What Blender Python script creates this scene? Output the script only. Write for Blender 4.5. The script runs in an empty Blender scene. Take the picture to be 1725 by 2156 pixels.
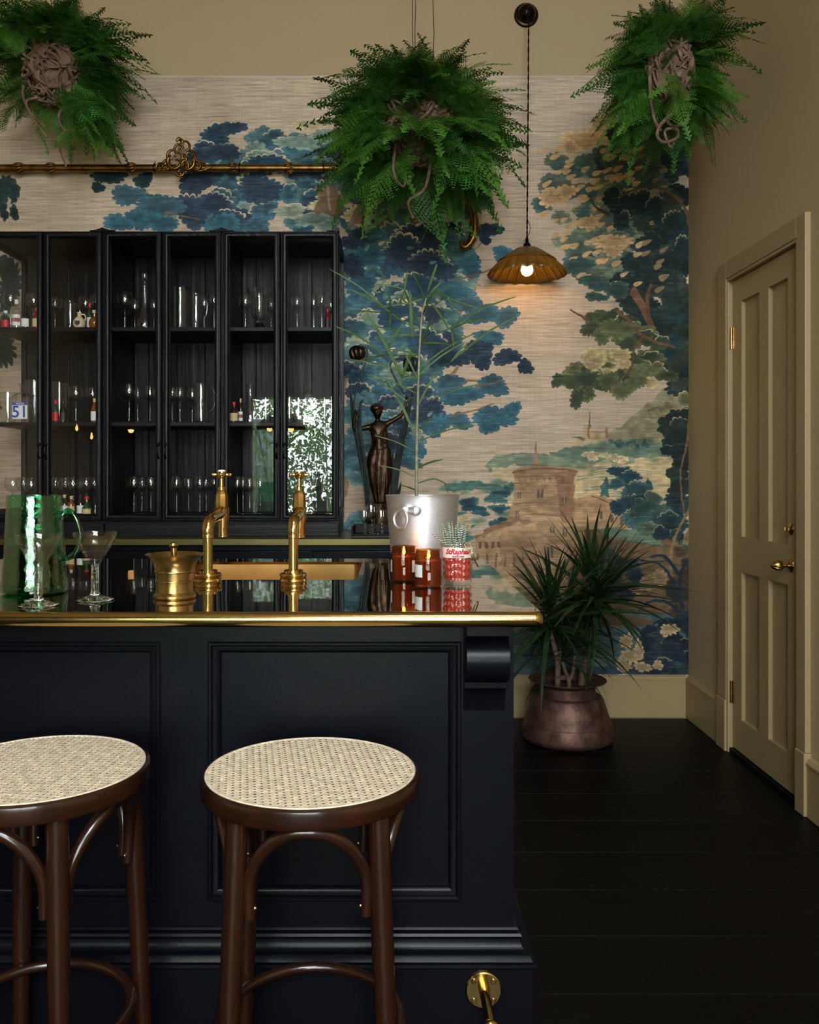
import bpy, bmesh, math, random
import numpy as np
from mathutils import Vector, Matrix, Quaternion
random.seed(3)
SC = bpy.context.scene
COL = SC.collection
PI = math.pi
# ------------------------------------------------------------------ camera
F, VX, VY, EYE = 1825.0, 825.0, 1000.0, 1.2            # focal length, principal point (photo units), eye height in metres
cam_data = bpy.data.cameras.new('camera'); cam = bpy.data.objects.new('camera', cam_data); COL.objects.link(cam)
cam.location = (0, 0, EYE); cam.rotation_euler = (PI / 2, 0, 0)
cam_data.sensor_fit = 'AUTO'; cam_data.sensor_width = 36; cam_data.lens = F / 2156 * 36
cam_data.shift_x = (862.5 - VX) / 2156; cam_data.shift_y = (VY - 1078) / 2156
cam_data.clip_start = .05
SC.camera = cam
# ------------------------------------------------------------------ sky, daylight, exposure
SKY_STRENGTH = 24.0
world = bpy.data.worlds.new('sky'); SC.world = world; world.use_nodes = True
bgn = world.node_tree.nodes['Background']; bgn.inputs['Color'].default_value = (.88, .94, 1.0, 1); bgn.inputs['Strength'].default_value = SKY_STRENGTH
WIN = (-1.57, .62, .42, 2.08)                          # window opening in the front wall: x0, x1, z0, z1
FRONT = -1.7
def area_light(name, loc, rot, sx, sy, power, color=(1, 1, 1), portal=False):
    l = bpy.data.lights.new(name, 'AREA'); l.shape = 'RECTANGLE'; l.size = sx; l.size_y = sy; l.energy = power; l.color = color
    if portal: l.cycles.is_portal = True
    o = bpy.data.objects.new(name, l); COL.objects.link(o); o.location = loc; o.rotation_euler = rot
    return o
area_light('window_portal', ((WIN[0] + WIN[1]) / 2, FRONT - .11, (WIN[2] + WIN[3]) / 2), (PI / 2, 0, 0), WIN[1] - WIN[0], WIN[3] - WIN[2], 1, portal=True)
ROOFS = [(-.1, .75, -.25, .20)]                            # rooflight opening: x0, x1, y0, y1
ADDED_WIN = (-.45, 1.40, 2.28, 3.60)                            # added high window, out of view, put in to light the upper back wall
area_light('added_window_portal', ((ADDED_WIN[0] + ADDED_WIN[1]) / 2, FRONT - .11, (ADDED_WIN[2] + ADDED_WIN[3]) / 2), (PI / 2, 0, 0), ADDED_WIN[1] - ADDED_WIN[0], ADDED_WIN[3] - ADDED_WIN[2], 1, portal=True)
for r_ in ROOFS: area_light('rooflight_portal', ((r_[0] + r_[1]) / 2, (r_[2] + r_[3]) / 2, 3.84), (0, 0, 0), r_[1] - r_[0], r_[3] - r_[2], 1, portal=True)
vs = SC.view_settings
SC.display_settings.display_device = 'sRGB'
vs.view_transform = 'Standard'; vs.look = 'None'; vs.gamma = 1; vs.use_curve_mapping = False; vs.exposure = 0.18
cy = SC.cycles
cy.use_denoising = True; cy.max_bounces = 14; cy.diffuse_bounces = 5; cy.glossy_bounces = 6; cy.transmission_bounces = 12
cy.transparent_max_bounces = 24; cy.caustics_reflective = False; cy.caustics_refractive = False; cy.sample_clamp_indirect = 6.0; cy.sample_clamp_direct = 0
# ------------------------------------------------------------------ helpers
def X(px, d): return (px - VX) * d / F
def Z(py, d): return EYE - (py - VY) * d / F
def P(px, py, d): return Vector((X(px, d), d, Z(py, d)))
class MB:
    def __init__(s): s.v = []; s.f = []
    def add(s, vs, fs):
        o = len(s.v); s.v += [tuple(v) for v in vs]; s.f += [tuple(i + o for i in f) for f in fs]; return s
    def box(s, x0, x1, y0, y1, z0, z1):
        v = [(x, y, z) for z in (z0, z1) for y in (y0, y1) for x in (x0, x1)]
        return s.add(v, [(0, 2, 3, 1), (4, 5, 7, 6), (0, 1, 5, 4), (2, 6, 7, 3), (0, 4, 6, 2), (1, 3, 7, 5)])
    def lathe(s, prof, n=24, c=(0, 0, 0), mod=None, axis='Z'):
        vs, fs = [], []; m = len(prof)
        for j in range(n):
            a = 2 * PI * j / n
            for i, (r, z) in enumerate(prof):
                k = mod(a, i, r, z) if mod else (r, z)
                x, y, zz = k[0] * math.cos(a), k[0] * math.sin(a), k[1]
                if axis == 'Y': x, y, zz = x, zz, y
                elif axis == 'X': x, y, zz = zz, x, y
                vs.append((c[0] + x, c[1] + y, c[2] + zz))
        for j in range(n):
            b = (j + 1) % n
            for i in range(m - 1): fs.append((j * m + i, b * m + i, b * m + i + 1, j * m + i + 1))
        if prof[0][0] > 1e-5 and prof[0][0] < 0: pass
        return s.add(vs, fs)
    def tube(s, pts, rad, n=8, caps=True, flat=None):
        pts = [Vector(p) for p in pts]; N = len(pts)
        if not hasattr(rad, '__len__'): rad = [rad] * N
        t0 = (pts[1] - pts[0]).normalized(); ref = Vector((0, 0, 1)) if abs(t0.z) < .9 else Vector((1, 0, 0))
        u = t0.cross(ref).normalized(); vs = []
        for i in range(N):
            t = (pts[min(i + 1, N - 1)] - pts[max(i - 1, 0)]); t = t.normalized() if t.length > 1e-9 else t0
            u = (u - t * u.dot(t)); u = u.normalized() if u.length > 1e-6 else t.orthogonal().normalized(); w = t.cross(u)
            for k in range(n):
                a = 2 * PI * k / n; vs.append(pts[i] + u * (rad[i] * math.cos(a)) + w * (rad[i] * math.sin(a) * (flat or 1)))
        fs = [(i * n + k, i * n + (k + 1) % n, (i + 1) * n + (k + 1) % n, (i + 1) * n + k) for i in range(N - 1) for k in range(n)]
        if caps: fs += [tuple(range(n))[::-1], tuple(range((N - 1) * n, N * n))]
        return s.add(vs, fs)
    def prism(s, poly, a0, a1, axis='X'):
        n = len(poly); vs = []
        for a in (a0, a1):
            for (p, q) in poly: vs.append((a, p, q) if axis == 'X' else (p, a, q) if axis == 'Y' else (p, q, a))
        return s.add(vs, [tuple(range(n)), tuple(range(n, 2 * n))[::-1]] + [(i, i + n, (i + 1) % n + n, (i + 1) % n) for i in range(n)])
    def sphere(s, c, r, nu=12, nv=8):
        rx, ry, rz = r if hasattr(r, '__len__') else (r, r, r); vs = []; fs = []
        for i in range(nv + 1):
            t = PI * i / nv
            for j in range(nu):
                a = 2 * PI * j / nu; vs.append((c[0] + rx * math.sin(t) * math.cos(a), c[1] + ry * math.sin(t) * math.sin(a), c[2] - rz * math.cos(t)))
        for i in range(nv):
            for j in range(nu): fs.append((i * nu + j, i * nu + (j + 1) % nu, (i + 1) * nu + (j + 1) % nu, (i + 1) * nu + j))
        return s.add(vs, fs)
    def ribbon(s, pts, wid, side):
        vs = []; fs = []
        for p, w in zip(pts, wid): vs += [Vector(p) - Vector(side) * w / 2, Vector(p) + Vector(side) * w / 2]
        for i in range(len(pts) - 1): fs.append((2 * i, 2 * i + 1, 2 * i + 3, 2 * i + 2))
        return s.add(vs, fs)
    def mesh(s, name, m=None, smooth=None, weld=True, off=None):
        me = bpy.data.meshes.new(name); v = s.v
        if off is not None: v = [(a - off[0], b - off[1], c - off[2]) for (a, b, c) in v]
        me.from_pydata(v, [], s.f)
        bm = bmesh.new(); bm.from_mesh(me)
        if weld: bmesh.ops.remove_doubles(bm, verts=bm.verts, dist=1e-6)
        bmesh.ops.recalc_face_normals(bm, faces=bm.faces); bm.to_mesh(me); bm.free()
        if m: me.materials.append(m)
        if smooth is not None: shade(me, smooth)
        return me
    def build(s, name, m, parent=None, smooth=None, bevel=0, label=None, off=None, weld=True):
        if off is None and parent is not None: off = world_loc(parent)
        me = s.mesh(name, m, smooth, weld, off)
        return put(name, me, parent, bevel, label)
def world_loc(o):
    v = Vector((0, 0, 0))
    while o is not None: v += o.location; o = o.parent
    return v
def put(name, me, parent=None, bevel=0, label=None, loc=None):
    o = bpy.data.objects.new(name, me); COL.objects.link(o)
    if parent is not None: o.parent = parent
    if loc is not None: o.location = loc
    if bevel:
        b = o.modifiers.new('bevel', 'BEVEL'); b.width = bevel; b.segments = 2; b.limit_method = 'ANGLE'; b.angle_limit = .6
    if label: o['label'] = label
    return o
def shade(me, ang):
    me.polygons.foreach_set('use_smooth', [True] * len(me.polygons)); me.set_sharp_from_angle(angle=math.radians(ang))
def thing(name, label, cat, loc=(0, 0, 0), group=None, rotz=0, kind=None):
    o = bpy.data.objects.new(name, None); COL.objects.link(o); o.location = loc; o.rotation_euler = (0, 0, rotz); o.empty_display_size = .05
    return tag(o, label, cat, group, kind)
def tag(o, label, cat, group=None, kind=None):
    o['label'] = label; o['category'] = cat
    if group: o['group'] = group
    if kind: o['kind'] = kind
    return o
def dup(root, loc, rotz=0, label=None, group=None):
    r = root.copy(); COL.objects.link(r); r.location = loc; r.rotation_euler = (0, 0, rotz)
    if label: r['label'] = label
    if group: r['group'] = group
    for ch in list(root.children):
        c = ch.copy(); COL.objects.link(c); c.parent = r
        for g in ch.children:
            d = g.copy(); COL.objects.link(d); d.parent = c
    return r
def curve(pts, k=6):
    pts = [Vector(p) for p in pts]; out = []
    for i in range(len(pts) - 1):
        p0, p1, p2, p3 = pts[max(i - 1, 0)], pts[i], pts[i + 1], pts[min(i + 2, len(pts) - 1)]
        for q in range(k):
            t = q / k; out.append(.5 * (2 * p1 + (p2 - p0) * t + (2 * p0 - 5 * p1 + 4 * p2 - p3) * t * t + (3 * p1 - p0 - 3 * p2 + p3) * t ** 3))
    return out + [pts[-1]]
def lerp(a, b, t): return a + (b - a) * t
def text_mesh(body, size, shear=0., bold=0., extrude=.0003):
    cu = bpy.data.curves.new('lettering', 'FONT'); cu.body = body; cu.size = size; cu.shear = shear; cu.offset = bold; cu.extrude = extrude
    cu.align_x = 'CENTER'; cu.align_y = 'CENTER'; cu.resolution_u = 4
    o = bpy.data.objects.new('lettering', cu); COL.objects.link(o)
    me = bpy.data.meshes.new_from_object(o.evaluated_get(bpy.context.evaluated_depsgraph_get()))
    bpy.data.objects.remove(o); bpy.data.curves.remove(cu)
    return me
# ------------------------------------------------------------------ materials
def lin(c): return tuple((v / 255 / 12.92 if v / 255 <= .04045 else ((v / 255 + .055) / 1.055) ** 2.4) for v in c[:3]) + (1,)
def mat(name, rgb, rough=.5, metal=0., noise=None, bump=None, coat=0., ior=1.5, trans=0., spec=.5, emit=None, stretch=None, col2=None):
    m = bpy.data.materials.new(name); m.use_nodes = True; nt = m.node_tree; b = nt.nodes['Principled BSDF']
    b.inputs['Base Color'].default_value = lin(rgb); b.inputs['Roughness'].default_value = rough; b.inputs['Metallic'].default_value = metal
    b.inputs['IOR'].default_value = ior; b.inputs['Transmission Weight'].default_value = trans; b.inputs['Coat Weight'].default_value = coat
    b.inputs['Specular IOR Level'].default_value = spec
    if emit: b.inputs['Emission Color'].default_value = lin(emit[0]); b.inputs['Emission Strength'].default_value = emit[1]
    if noise or bump:
        tc = nt.nodes.new('ShaderNodeTexCoord'); mp = nt.nodes.new('ShaderNodeMapping'); nt.links.new(tc.outputs['Object'], mp.inputs['Vector'])
        if stretch: mp.inputs['Scale'].default_value = stretch
    if noise:
        n = nt.nodes.new('ShaderNodeTexNoise'); n.inputs['Scale'].default_value = noise[0]; n.inputs['Detail'].default_value = 6
        nt.links.new(mp.outputs['Vector'], n.inputs['Vector']); r = nt.nodes.new('ShaderNodeMapRange')
        r.inputs['From Min'].default_value = .3; r.inputs['From Max'].default_value = .7; nt.links.new(n.outputs['Fac'], r.inputs['Value'])
        mx = nt.nodes.new('ShaderNodeMix'); mx.data_type = 'RGBA'
        mx.inputs['A'].default_value = lin([v * (1 - noise[1]) for v in rgb]); mx.inputs['B'].default_value = lin(col2) if col2 else lin([min(255, v * (1 + noise[1])) for v in rgb])
        nt.links.new(r.outputs['Result'], mx.inputs['Factor']); nt.links.new(mx.outputs['Result'], b.inputs['Base Color'])
    if bump:
        n2 = nt.nodes.new('ShaderNodeTexNoise'); n2.inputs['Scale'].default_value = bump[0]; n2.inputs['Detail'].default_value = bump[2] if len(bump) > 2 else 4
        nt.links.new(mp.outputs['Vector'], n2.inputs['Vector']); bp = nt.nodes.new('ShaderNodeBump'); bp.inputs['Strength'].default_value = bump[1]; bp.inputs['Distance'].default_value = bump[3] if len(bump) > 3 else .01
        nt.links.new(n2.outputs['Fac'], bp.inputs['Height']); nt.links.new(bp.outputs['Normal'], b.inputs['Normal'])
    return m
def thin_glass(name, tint=(255, 255, 255), f0=.04, rough=0.0, gain=1.0, bump=None):
    m = bpy.data.materials.new(name); m.use_nodes = True; nt = m.node_tree; nt.nodes.remove(nt.nodes['Principled BSDF']); out = nt.nodes['Material Output']
    lw = nt.nodes.new('ShaderNodeLayerWeight'); lw.inputs['Blend'].default_value = .5
    pw = nt.nodes.new('ShaderNodeMath'); pw.operation = 'POWER'; pw.inputs[1].default_value = 4.0; nt.links.new(lw.outputs['Facing'], pw.inputs[0])
    ma = nt.nodes.new('ShaderNodeMath'); ma.operation = 'MULTIPLY_ADD'; ma.inputs[1].default_value = (1 - f0) * gain; ma.inputs[2].default_value = f0; ma.use_clamp = True
    nt.links.new(pw.outputs[0], ma.inputs[0])
    tr = nt.nodes.new('ShaderNodeBsdfTransparent'); tr.inputs['Color'].default_value = lin(tint)
    gl = nt.nodes.new('ShaderNodeBsdfAnisotropic'); gl.inputs['Roughness'].default_value = rough; gl.inputs['Color'].default_value = (1, 1, 1, 1)
    if bump:
        tc = nt.nodes.new('ShaderNodeTexCoord'); n2 = nt.nodes.new('ShaderNodeTexNoise'); n2.inputs['Scale'].default_value = bump[0]; nt.links.new(tc.outputs['Object'], n2.inputs['Vector'])
        bp = nt.nodes.new('ShaderNodeBump'); bp.inputs['Strength'].default_value = bump[1]; bp.inputs['Distance'].default_value = .01
        nt.links.new(n2.outputs['Fac'], bp.inputs['Height']); nt.links.new(bp.outputs['Normal'], gl.inputs['Normal'])
    mx = nt.nodes.new('ShaderNodeMixShader'); nt.links.new(ma.outputs[0], mx.inputs[0]); nt.links.new(tr.outputs[0], mx.inputs[1]); nt.links.new(gl.outputs[0], mx.inputs[2])
    nt.links.new(mx.outputs[0], out.inputs['Surface'])
    return m
def emission(name, rgb, strength):
    m = bpy.data.materials.new(name); m.use_nodes = True; nt = m.node_tree; nt.nodes.remove(nt.nodes['Principled BSDF'])
    e = nt.nodes.new('ShaderNodeEmission'); e.inputs['Color'].default_value = lin(rgb); e.inputs['Strength'].default_value = strength
    nt.links.new(e.outputs[0], nt.nodes['Material Output'].inputs['Surface']); return m
M = dict(
    wall=mat('ochre_wall_paint', (192, 167, 130), .7, bump=(160, .06)),
    trim=mat('cream_eggshell_paint', (168, 145, 104), .45, bump=(90, .05)),
    dwall=mat('dark_blue_wall_paint', (30, 34, 44), .6),
    ceil=mat('pale_ceiling_paint', (200, 186, 160), .8),
    plank=mat('black_stained_boards', (7, 6, 5), .5, spec=.15, noise=(9, .35), bump=(60, .25, 6), stretch=(.12, 1, 1)),
    bar=mat('blue_black_satin_paint', (10, 12, 19), .30, bump=(120, .03), spec=.17),
    cab=mat('black_oak', (9, 9, 11), .40, noise=(16, .25), bump=(40, .3, 6), stretch=(1, 1, .06), spec=.25),
    cabx=mat('black_oak_level_grain', (12, 13, 16), .42, noise=(16, .3), bump=(30, .5, 6), stretch=(.06, 1, 1), spec=.25),
    top=mat('mirror_polished_dark_metal', (200, 196, 190), .025, 1, bump=(7, .05, 1)),
    brass=mat('polished_brass', (204, 168, 104), .17, 1, noise=(14, .06), bump=(35, .03)),
    brassd=mat('aged_brass', (178, 146, 92), .26, 1, noise=(20, .16)),
    brassg=mat('dull_greenish_brass', (122, 112, 72), .34, 1, noise=(12, .08), stretch=(.1, 1, 1)),
    sink=mat('brushed_brass', (204, 162, 98), .3, 1, noise=(8, .08)),
    gilt=mat('old_gilding', (134, 98, 48), .34, 1, noise=(30, .25)),
    bronze=mat('dark_bronze', (70, 55, 43), .42, 1, noise=(40, .3)),
    verdi=mat('greened_bronze', (52, 62, 62), .5, .7, noise=(40, .3)),
    shell=mat('amber_shade_shell', (112, 84, 24), .34, coat=.15, noise=(16, .2)),
    iron=mat('dark_bronze_fitting', (52, 42, 36), .32, 1),
    alu=mat('spun_aluminium', (240, 238, 244), .48, 1, noise=(40, .04), stretch=(1, 1, 12)),
    wood=mat('walnut_stained_beech', (40, 19, 9), .26, noise=(14, .25), bump=(60, .05), stretch=(1, 1, .12), coat=.5),
    cane=mat('natural_cane', (234, 212, 186), .55, noise=(60, .12)),
    copper=mat('old_copper', (94, 67, 57), .5, .6, noise=(22, .28), bump=(60, .2)),
    leaf=mat('dark_green_leaf', (27, 48, 21), .38, noise=(18, .35)),
    fern=mat('fern_green', (60, 110, 38), .5, noise=(9, .25)),
    fernl=mat('fern_light_green', (80, 128, 46), .5, noise=(9, .25)),
    fernd=mat('fern_dark_green', (44, 86, 30), .5, noise=(9, .25)),
    grass=mat('slender_leaf_green', (58, 82, 30), .6, noise=(25, .2)),
    stem=mat('grey_green_stem', (124, 122, 92), .6, noise=(60, .2)),
    bark=mat('pale_ringed_bark', (94, 76, 60), .8, noise=(50, .3), bump=(80, .4)),
    root=mat('dry_brown_rhizome', (118, 92, 76), .9, noise=(30, .3), bump=(90, .5)),
    soil=mat('dark_soil', (40, 30, 24), .95, bump=(60, .6)),
    pane=thin_glass('cabinet_pane', f0=.022, gain=.5),
    wpane=thin_glass('window_pane', f0=.04, gain=.8),
    glass=thin_glass('thin_clear_glass', (246, 247, 248), .10, gain=1.1),
    crystal=mat('clear_crystal', (250, 250, 250), 0.0, trans=1, ior=1.48),
    green=thin_glass('bubbled_green_glass', (198, 243, 222), .09, gain=1.0, bump=(60, .12)), greend=thin_glass('thick_green_glass', (96, 206, 156), .06, gain=.8),
    clear=thin_glass('fine_clear_glass', (252, 250, 250), .045, gain=.55),
    amber=thin_glass('amber_glass', (200, 138, 74), .06, gain=.9),
    white=mat('white_paper', (232, 230, 224), .6),
    porcelain=mat('white_porcelain', (238, 234, 226), .2),
    blue=mat('blue_print', (28, 78, 160), .5), red=mat('red_print', (206, 30, 44), .5), black=mat('black_print', (28, 26, 26), .5),
    buff=mat('buff_paper', (206, 182, 134), .6), stone=mat('cream_stoneware', (208, 190, 158), .4),
    bot_g=mat('dark_green_bottle', (22, 66, 36), .08, coat=.5), bot_b=mat('dark_brown_bottle', (44, 24, 14), .08, coat=.5), bot_a=mat('amber_spirit', (120, 66, 22), .08, coat=.5),
    bot_r=mat('red_spirit', (120, 24, 20), .1, coat=.5), bot_k=mat('black_bottle', (18, 18, 20), .1, coat=.5),
    wax=mat('warm_wax', (150, 102, 62), .5, spec=.3), waxd=mat('dark_taper_wax', (70, 44, 40), .5),
    pink=mat('coral_wax', (184, 62, 48), .25, coat=.6),
    flame=emission('flame', (255, 176, 84), 34), bulb=emission('lit_bulb', (255, 196, 118), 30),
    bark2=mat('outdoor_trunk', (96, 84, 70), .9), lawn=mat('outdoor_ground', (130, 128, 112), .9), hedge=mat('hedge_leaf', (134, 156, 132), .5, noise=(3, .3)),
    dark=mat('dark_void', (14, 12, 10), .8),
)
def leaf_through(m, rgb, w):
    nt = m.node_tree; b = nt.nodes['Principled BSDF']; t = nt.nodes.new('ShaderNodeBsdfTranslucent'); t.inputs['Color'].default_value = lin(rgb)
    mx = nt.nodes.new('ShaderNodeMixShader'); mx.inputs[0].default_value = w
    nt.links.new(b.outputs[0], mx.inputs[1]); nt.links.new(t.outputs[0], mx.inputs[2]); nt.links.new(mx.outputs[0], nt.nodes['Material Output'].inputs['Surface'])
leaf_through(M['hedge'], (150, 190, 90), .45); leaf_through(M['fern'], (90, 150, 40), .3); leaf_through(M['shell'], (214, 168, 60), .28); leaf_through(M['fernl'], (130, 180, 60), .3); leaf_through(M['fernd'], (70, 120, 30), .25)
# ------------------------------------------------------------------ the room
BACK, RIGHT, LEFT, CEIL = 4.3, 1.4726, -3.2, 3.72
DY0, DY1, DH = 3.11, 3.765, 2.05                        # door opening in the right wall
def struct(o, label, cat='setting'): return tag(o, label, cat, kind='structure')
struct(MB().box(LEFT - .12, RIGHT + .12, BACK, BACK + .12, -.12, CEIL).build('wall_back', M['wall']), 'ochre painted back wall behind the wallpaper and bar', 'wall')
w = MB().box(RIGHT, RIGHT + .12, FRONT, DY0, -.12, CEIL).box(RIGHT, RIGHT + .12, DY1, BACK, -.12, CEIL).box(RIGHT, RIGHT + .12, DY0, DY1, DH, CEIL).box(RIGHT + .122, RIGHT + .14, DY0 - .05, DY1 + .05, -.12, DH + .05)
struct(w.build('wall_right', M['wall']), 'ochre painted right wall with the panelled door', 'wall')
struct(MB().box(LEFT - .12, LEFT, FRONT, BACK, -.12, CEIL).build('wall_left', M['wall']), 'ochre painted left wall outside the view', 'wall')
w = MB(); fa, fb = FRONT - .14, FRONT
w.box(LEFT - .12, WIN[0], fa, fb, -.12, CEIL).box(WIN[0], WIN[1], fa, fb, -.12, WIN[2]).box(WIN[1], RIGHT + .12, fa, fb, -.12, ADDED_WIN[2]).box(WIN[0], ADDED_WIN[0], fa, fb, WIN[3], CEIL)
w.box(ADDED_WIN[0], WIN[1], fa, fb, WIN[3], ADDED_WIN[2]).box(ADDED_WIN[0], ADDED_WIN[1], fa, fb, ADDED_WIN[3], CEIL).box(ADDED_WIN[1], RIGHT + .12, fa, fb, ADDED_WIN[2], CEIL)
struct(w.build('wall_front', M['dwall']), 'front wall with the mirrored window and an added high one, behind the viewer', 'wall')
m = MB(); cx0, cx1, cy0, cy1 = LEFT - .12, RIGHT + .12, FRONT - .14, BACK + .12; ya = cy0
for r_ in ROOFS:
    for q in ((cx0, cx1, ya, r_[2]), (cx0, r_[0], r_[2], r_[3]), (r_[1], cx1, r_[2], r_[3])): m.box(*q, CEIL, CEIL + .1)
    ya = r_[3]
m.box(cx0, cx1, ya, cy1, CEIL, CEIL + .1)
struct(m.build('ceiling', M['ceil']), 'plain pale ceiling above the bar', 'ceiling')
fl = struct(MB().box(LEFT - .12, RIGHT + .14, FRONT - .14, BACK + .12, -.12, -.024).build('floor', M['dark']), 'floor of wide black stained boards beside the bar', 'floor')
PLY = [2190 / v for v in (1092, 970, 872.4, 793, 726, 671)]
ys = [2.005 + .2518 * k for k in range(-15, 10)]
for k in range(len(ys) - 1):
    y0, y1 = max(ys[k], FRONT), min(ys[k + 1], BACK); xs = [LEFT, -1.9 + random.random() * 1.6 - .4, RIGHT + .03]
    for a, b in zip(xs, xs[1:]):
        MB().box(a + .0006, b - .0006, y0 + .0011, y1 - .0011, -.024, -.0008 * random.random()).build('plank', M['plank'], fl, bevel=.0012)
# mirrored window behind the viewer, and the unseen one added for light
for nm, lab, W_, mul in (('window_1', 'big white framed window behind the viewer, mirrored in the cabinet glass', WIN, -.3), ('window_2', 'added unseen high window behind the viewer, lighting the upper back wall', ADDED_WIN, .47)):
    wn = thing(nm, lab, 'window', (W_[0], FRONT, W_[2]), kind='structure')
    m = MB(); x0, x1, z0, z1 = W_; t = .05
    for a in ((x0, x0 + t, z0, z1), (x1 - t, x1, z0, z1), (x0 + t, x1 - t, z0, z0 + t), (x0 + t, x1 - t, z1 - t, z1), (mul, mul + .04, z0 + t, z1 - t)): m.box(a[0], a[1], FRONT - .1, FRONT - .05, a[2], a[3])
    m.build('window_frame', M['trim'], wn, bevel=.004)
    for a, b in ((x0 + t, mul), (mul + .04, x1 - t)): MB().box(a, b, FRONT - .08, FRONT - .076, z0 + t, z1 - t).build('pane', M['wpane'], wn)
    MB().box(x0 - .05, x1 + .05, FRONT + .0005, FRONT + .05, z0 - .035, z0).build('window_sill', M['trim'], wn, bevel=.004)
for k, (r_, lab) in enumerate(zip(ROOFS, ('rooflight in the ceiling above the viewer',))):
    rl = thing('window_%d' % (k + 3), lab, 'window', (r_[0], r_[2], CEIL), kind='structure')
    m = MB(); a, b, c, d = r_
    for q in ((a, a + .03, c, d), (b - .03, b, c, d), (a + .03, b - .03, c, c + .03), (a + .03, b - .03, d - .03, d)): m.box(*q, CEIL + .04, CEIL + .1)
    m.build('window_frame', M['trim'], rl, bevel=.003); MB().box(a + .03, b - .03, c + .03, d - .03, CEIL + .06, CEIL + .064).build('pane', M['wpane'], rl)
# outside, seen only mirrored in the cabinet doors
struct(MB().box(-7, 6, -9, FRONT - .14, -.3, -.12).build('ground_outside', M['lawn']), 'ground outside the front window', 'ground')
struct(MB().box(-8, -1.62, -5.7, -5.5, -.12, 2.05).build('garden_wall', mat('slate_blue_render', (150, 164, 192), .8)), 'slate blue garden wall outside, mirrored behind the shrubs', 'wall')
hd = thing('shrub', 'leafy green shrubs outside the front window, mirrored in the cabinet doors', 'shrub', (-.5, -2.9, -.12))
m = MB(); rr = random.Random(5)
for k in range(32000):
    x, z = rr.uniform(-3.6, 2.6), rr.uniform(-.1, 2.45); y = -2.5 - rr.random() * 1.0
    if rr.random() < max(0, (z - 1.7) * .22) + .09 * (1 + math.sin(x * 3.1 + z * 2)) + max(0, x + .9) * .18: continue
    d = Vector((rr.gauss(0, 1), rr.gauss(0, .7), rr.gauss(.4, .8))).normalized(); s = d.cross(Vector((rr.gauss(0, 1), rr.gauss(0, 1), rr.gauss(0, 1)))).normalized()
    L = rr.uniform(.04, .08); p = Vector((x, y, z)); wd = L * .32
    m.add([p, p + d * L * .5 + s * wd, p + d * L, p + d * L * .5 - s * wd], [(0, 1, 2, 3)])
lv = m.build('leaves', M['hedge'], hd, weld=False); lv['kind'] = 'stuff'
m = MB()
for k in range(26):
    x = rr.uniform(-3.4, 2.4); y = -2.6 - rr.random() * .8
    m.tube(curve([(x, y, -.12), (x + rr.uniform(-.1, .1), y, .9), (x + rr.uniform(-.2, .2), y, 1.6), (x + rr.uniform(-.3, .3), y, 2.4)], 3), [.012] * 4 + [.008] * 3 + [.004] * 3, 5)
m.build('stems', M['bark2'], hd)['kind'] = 'stuff'
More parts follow.
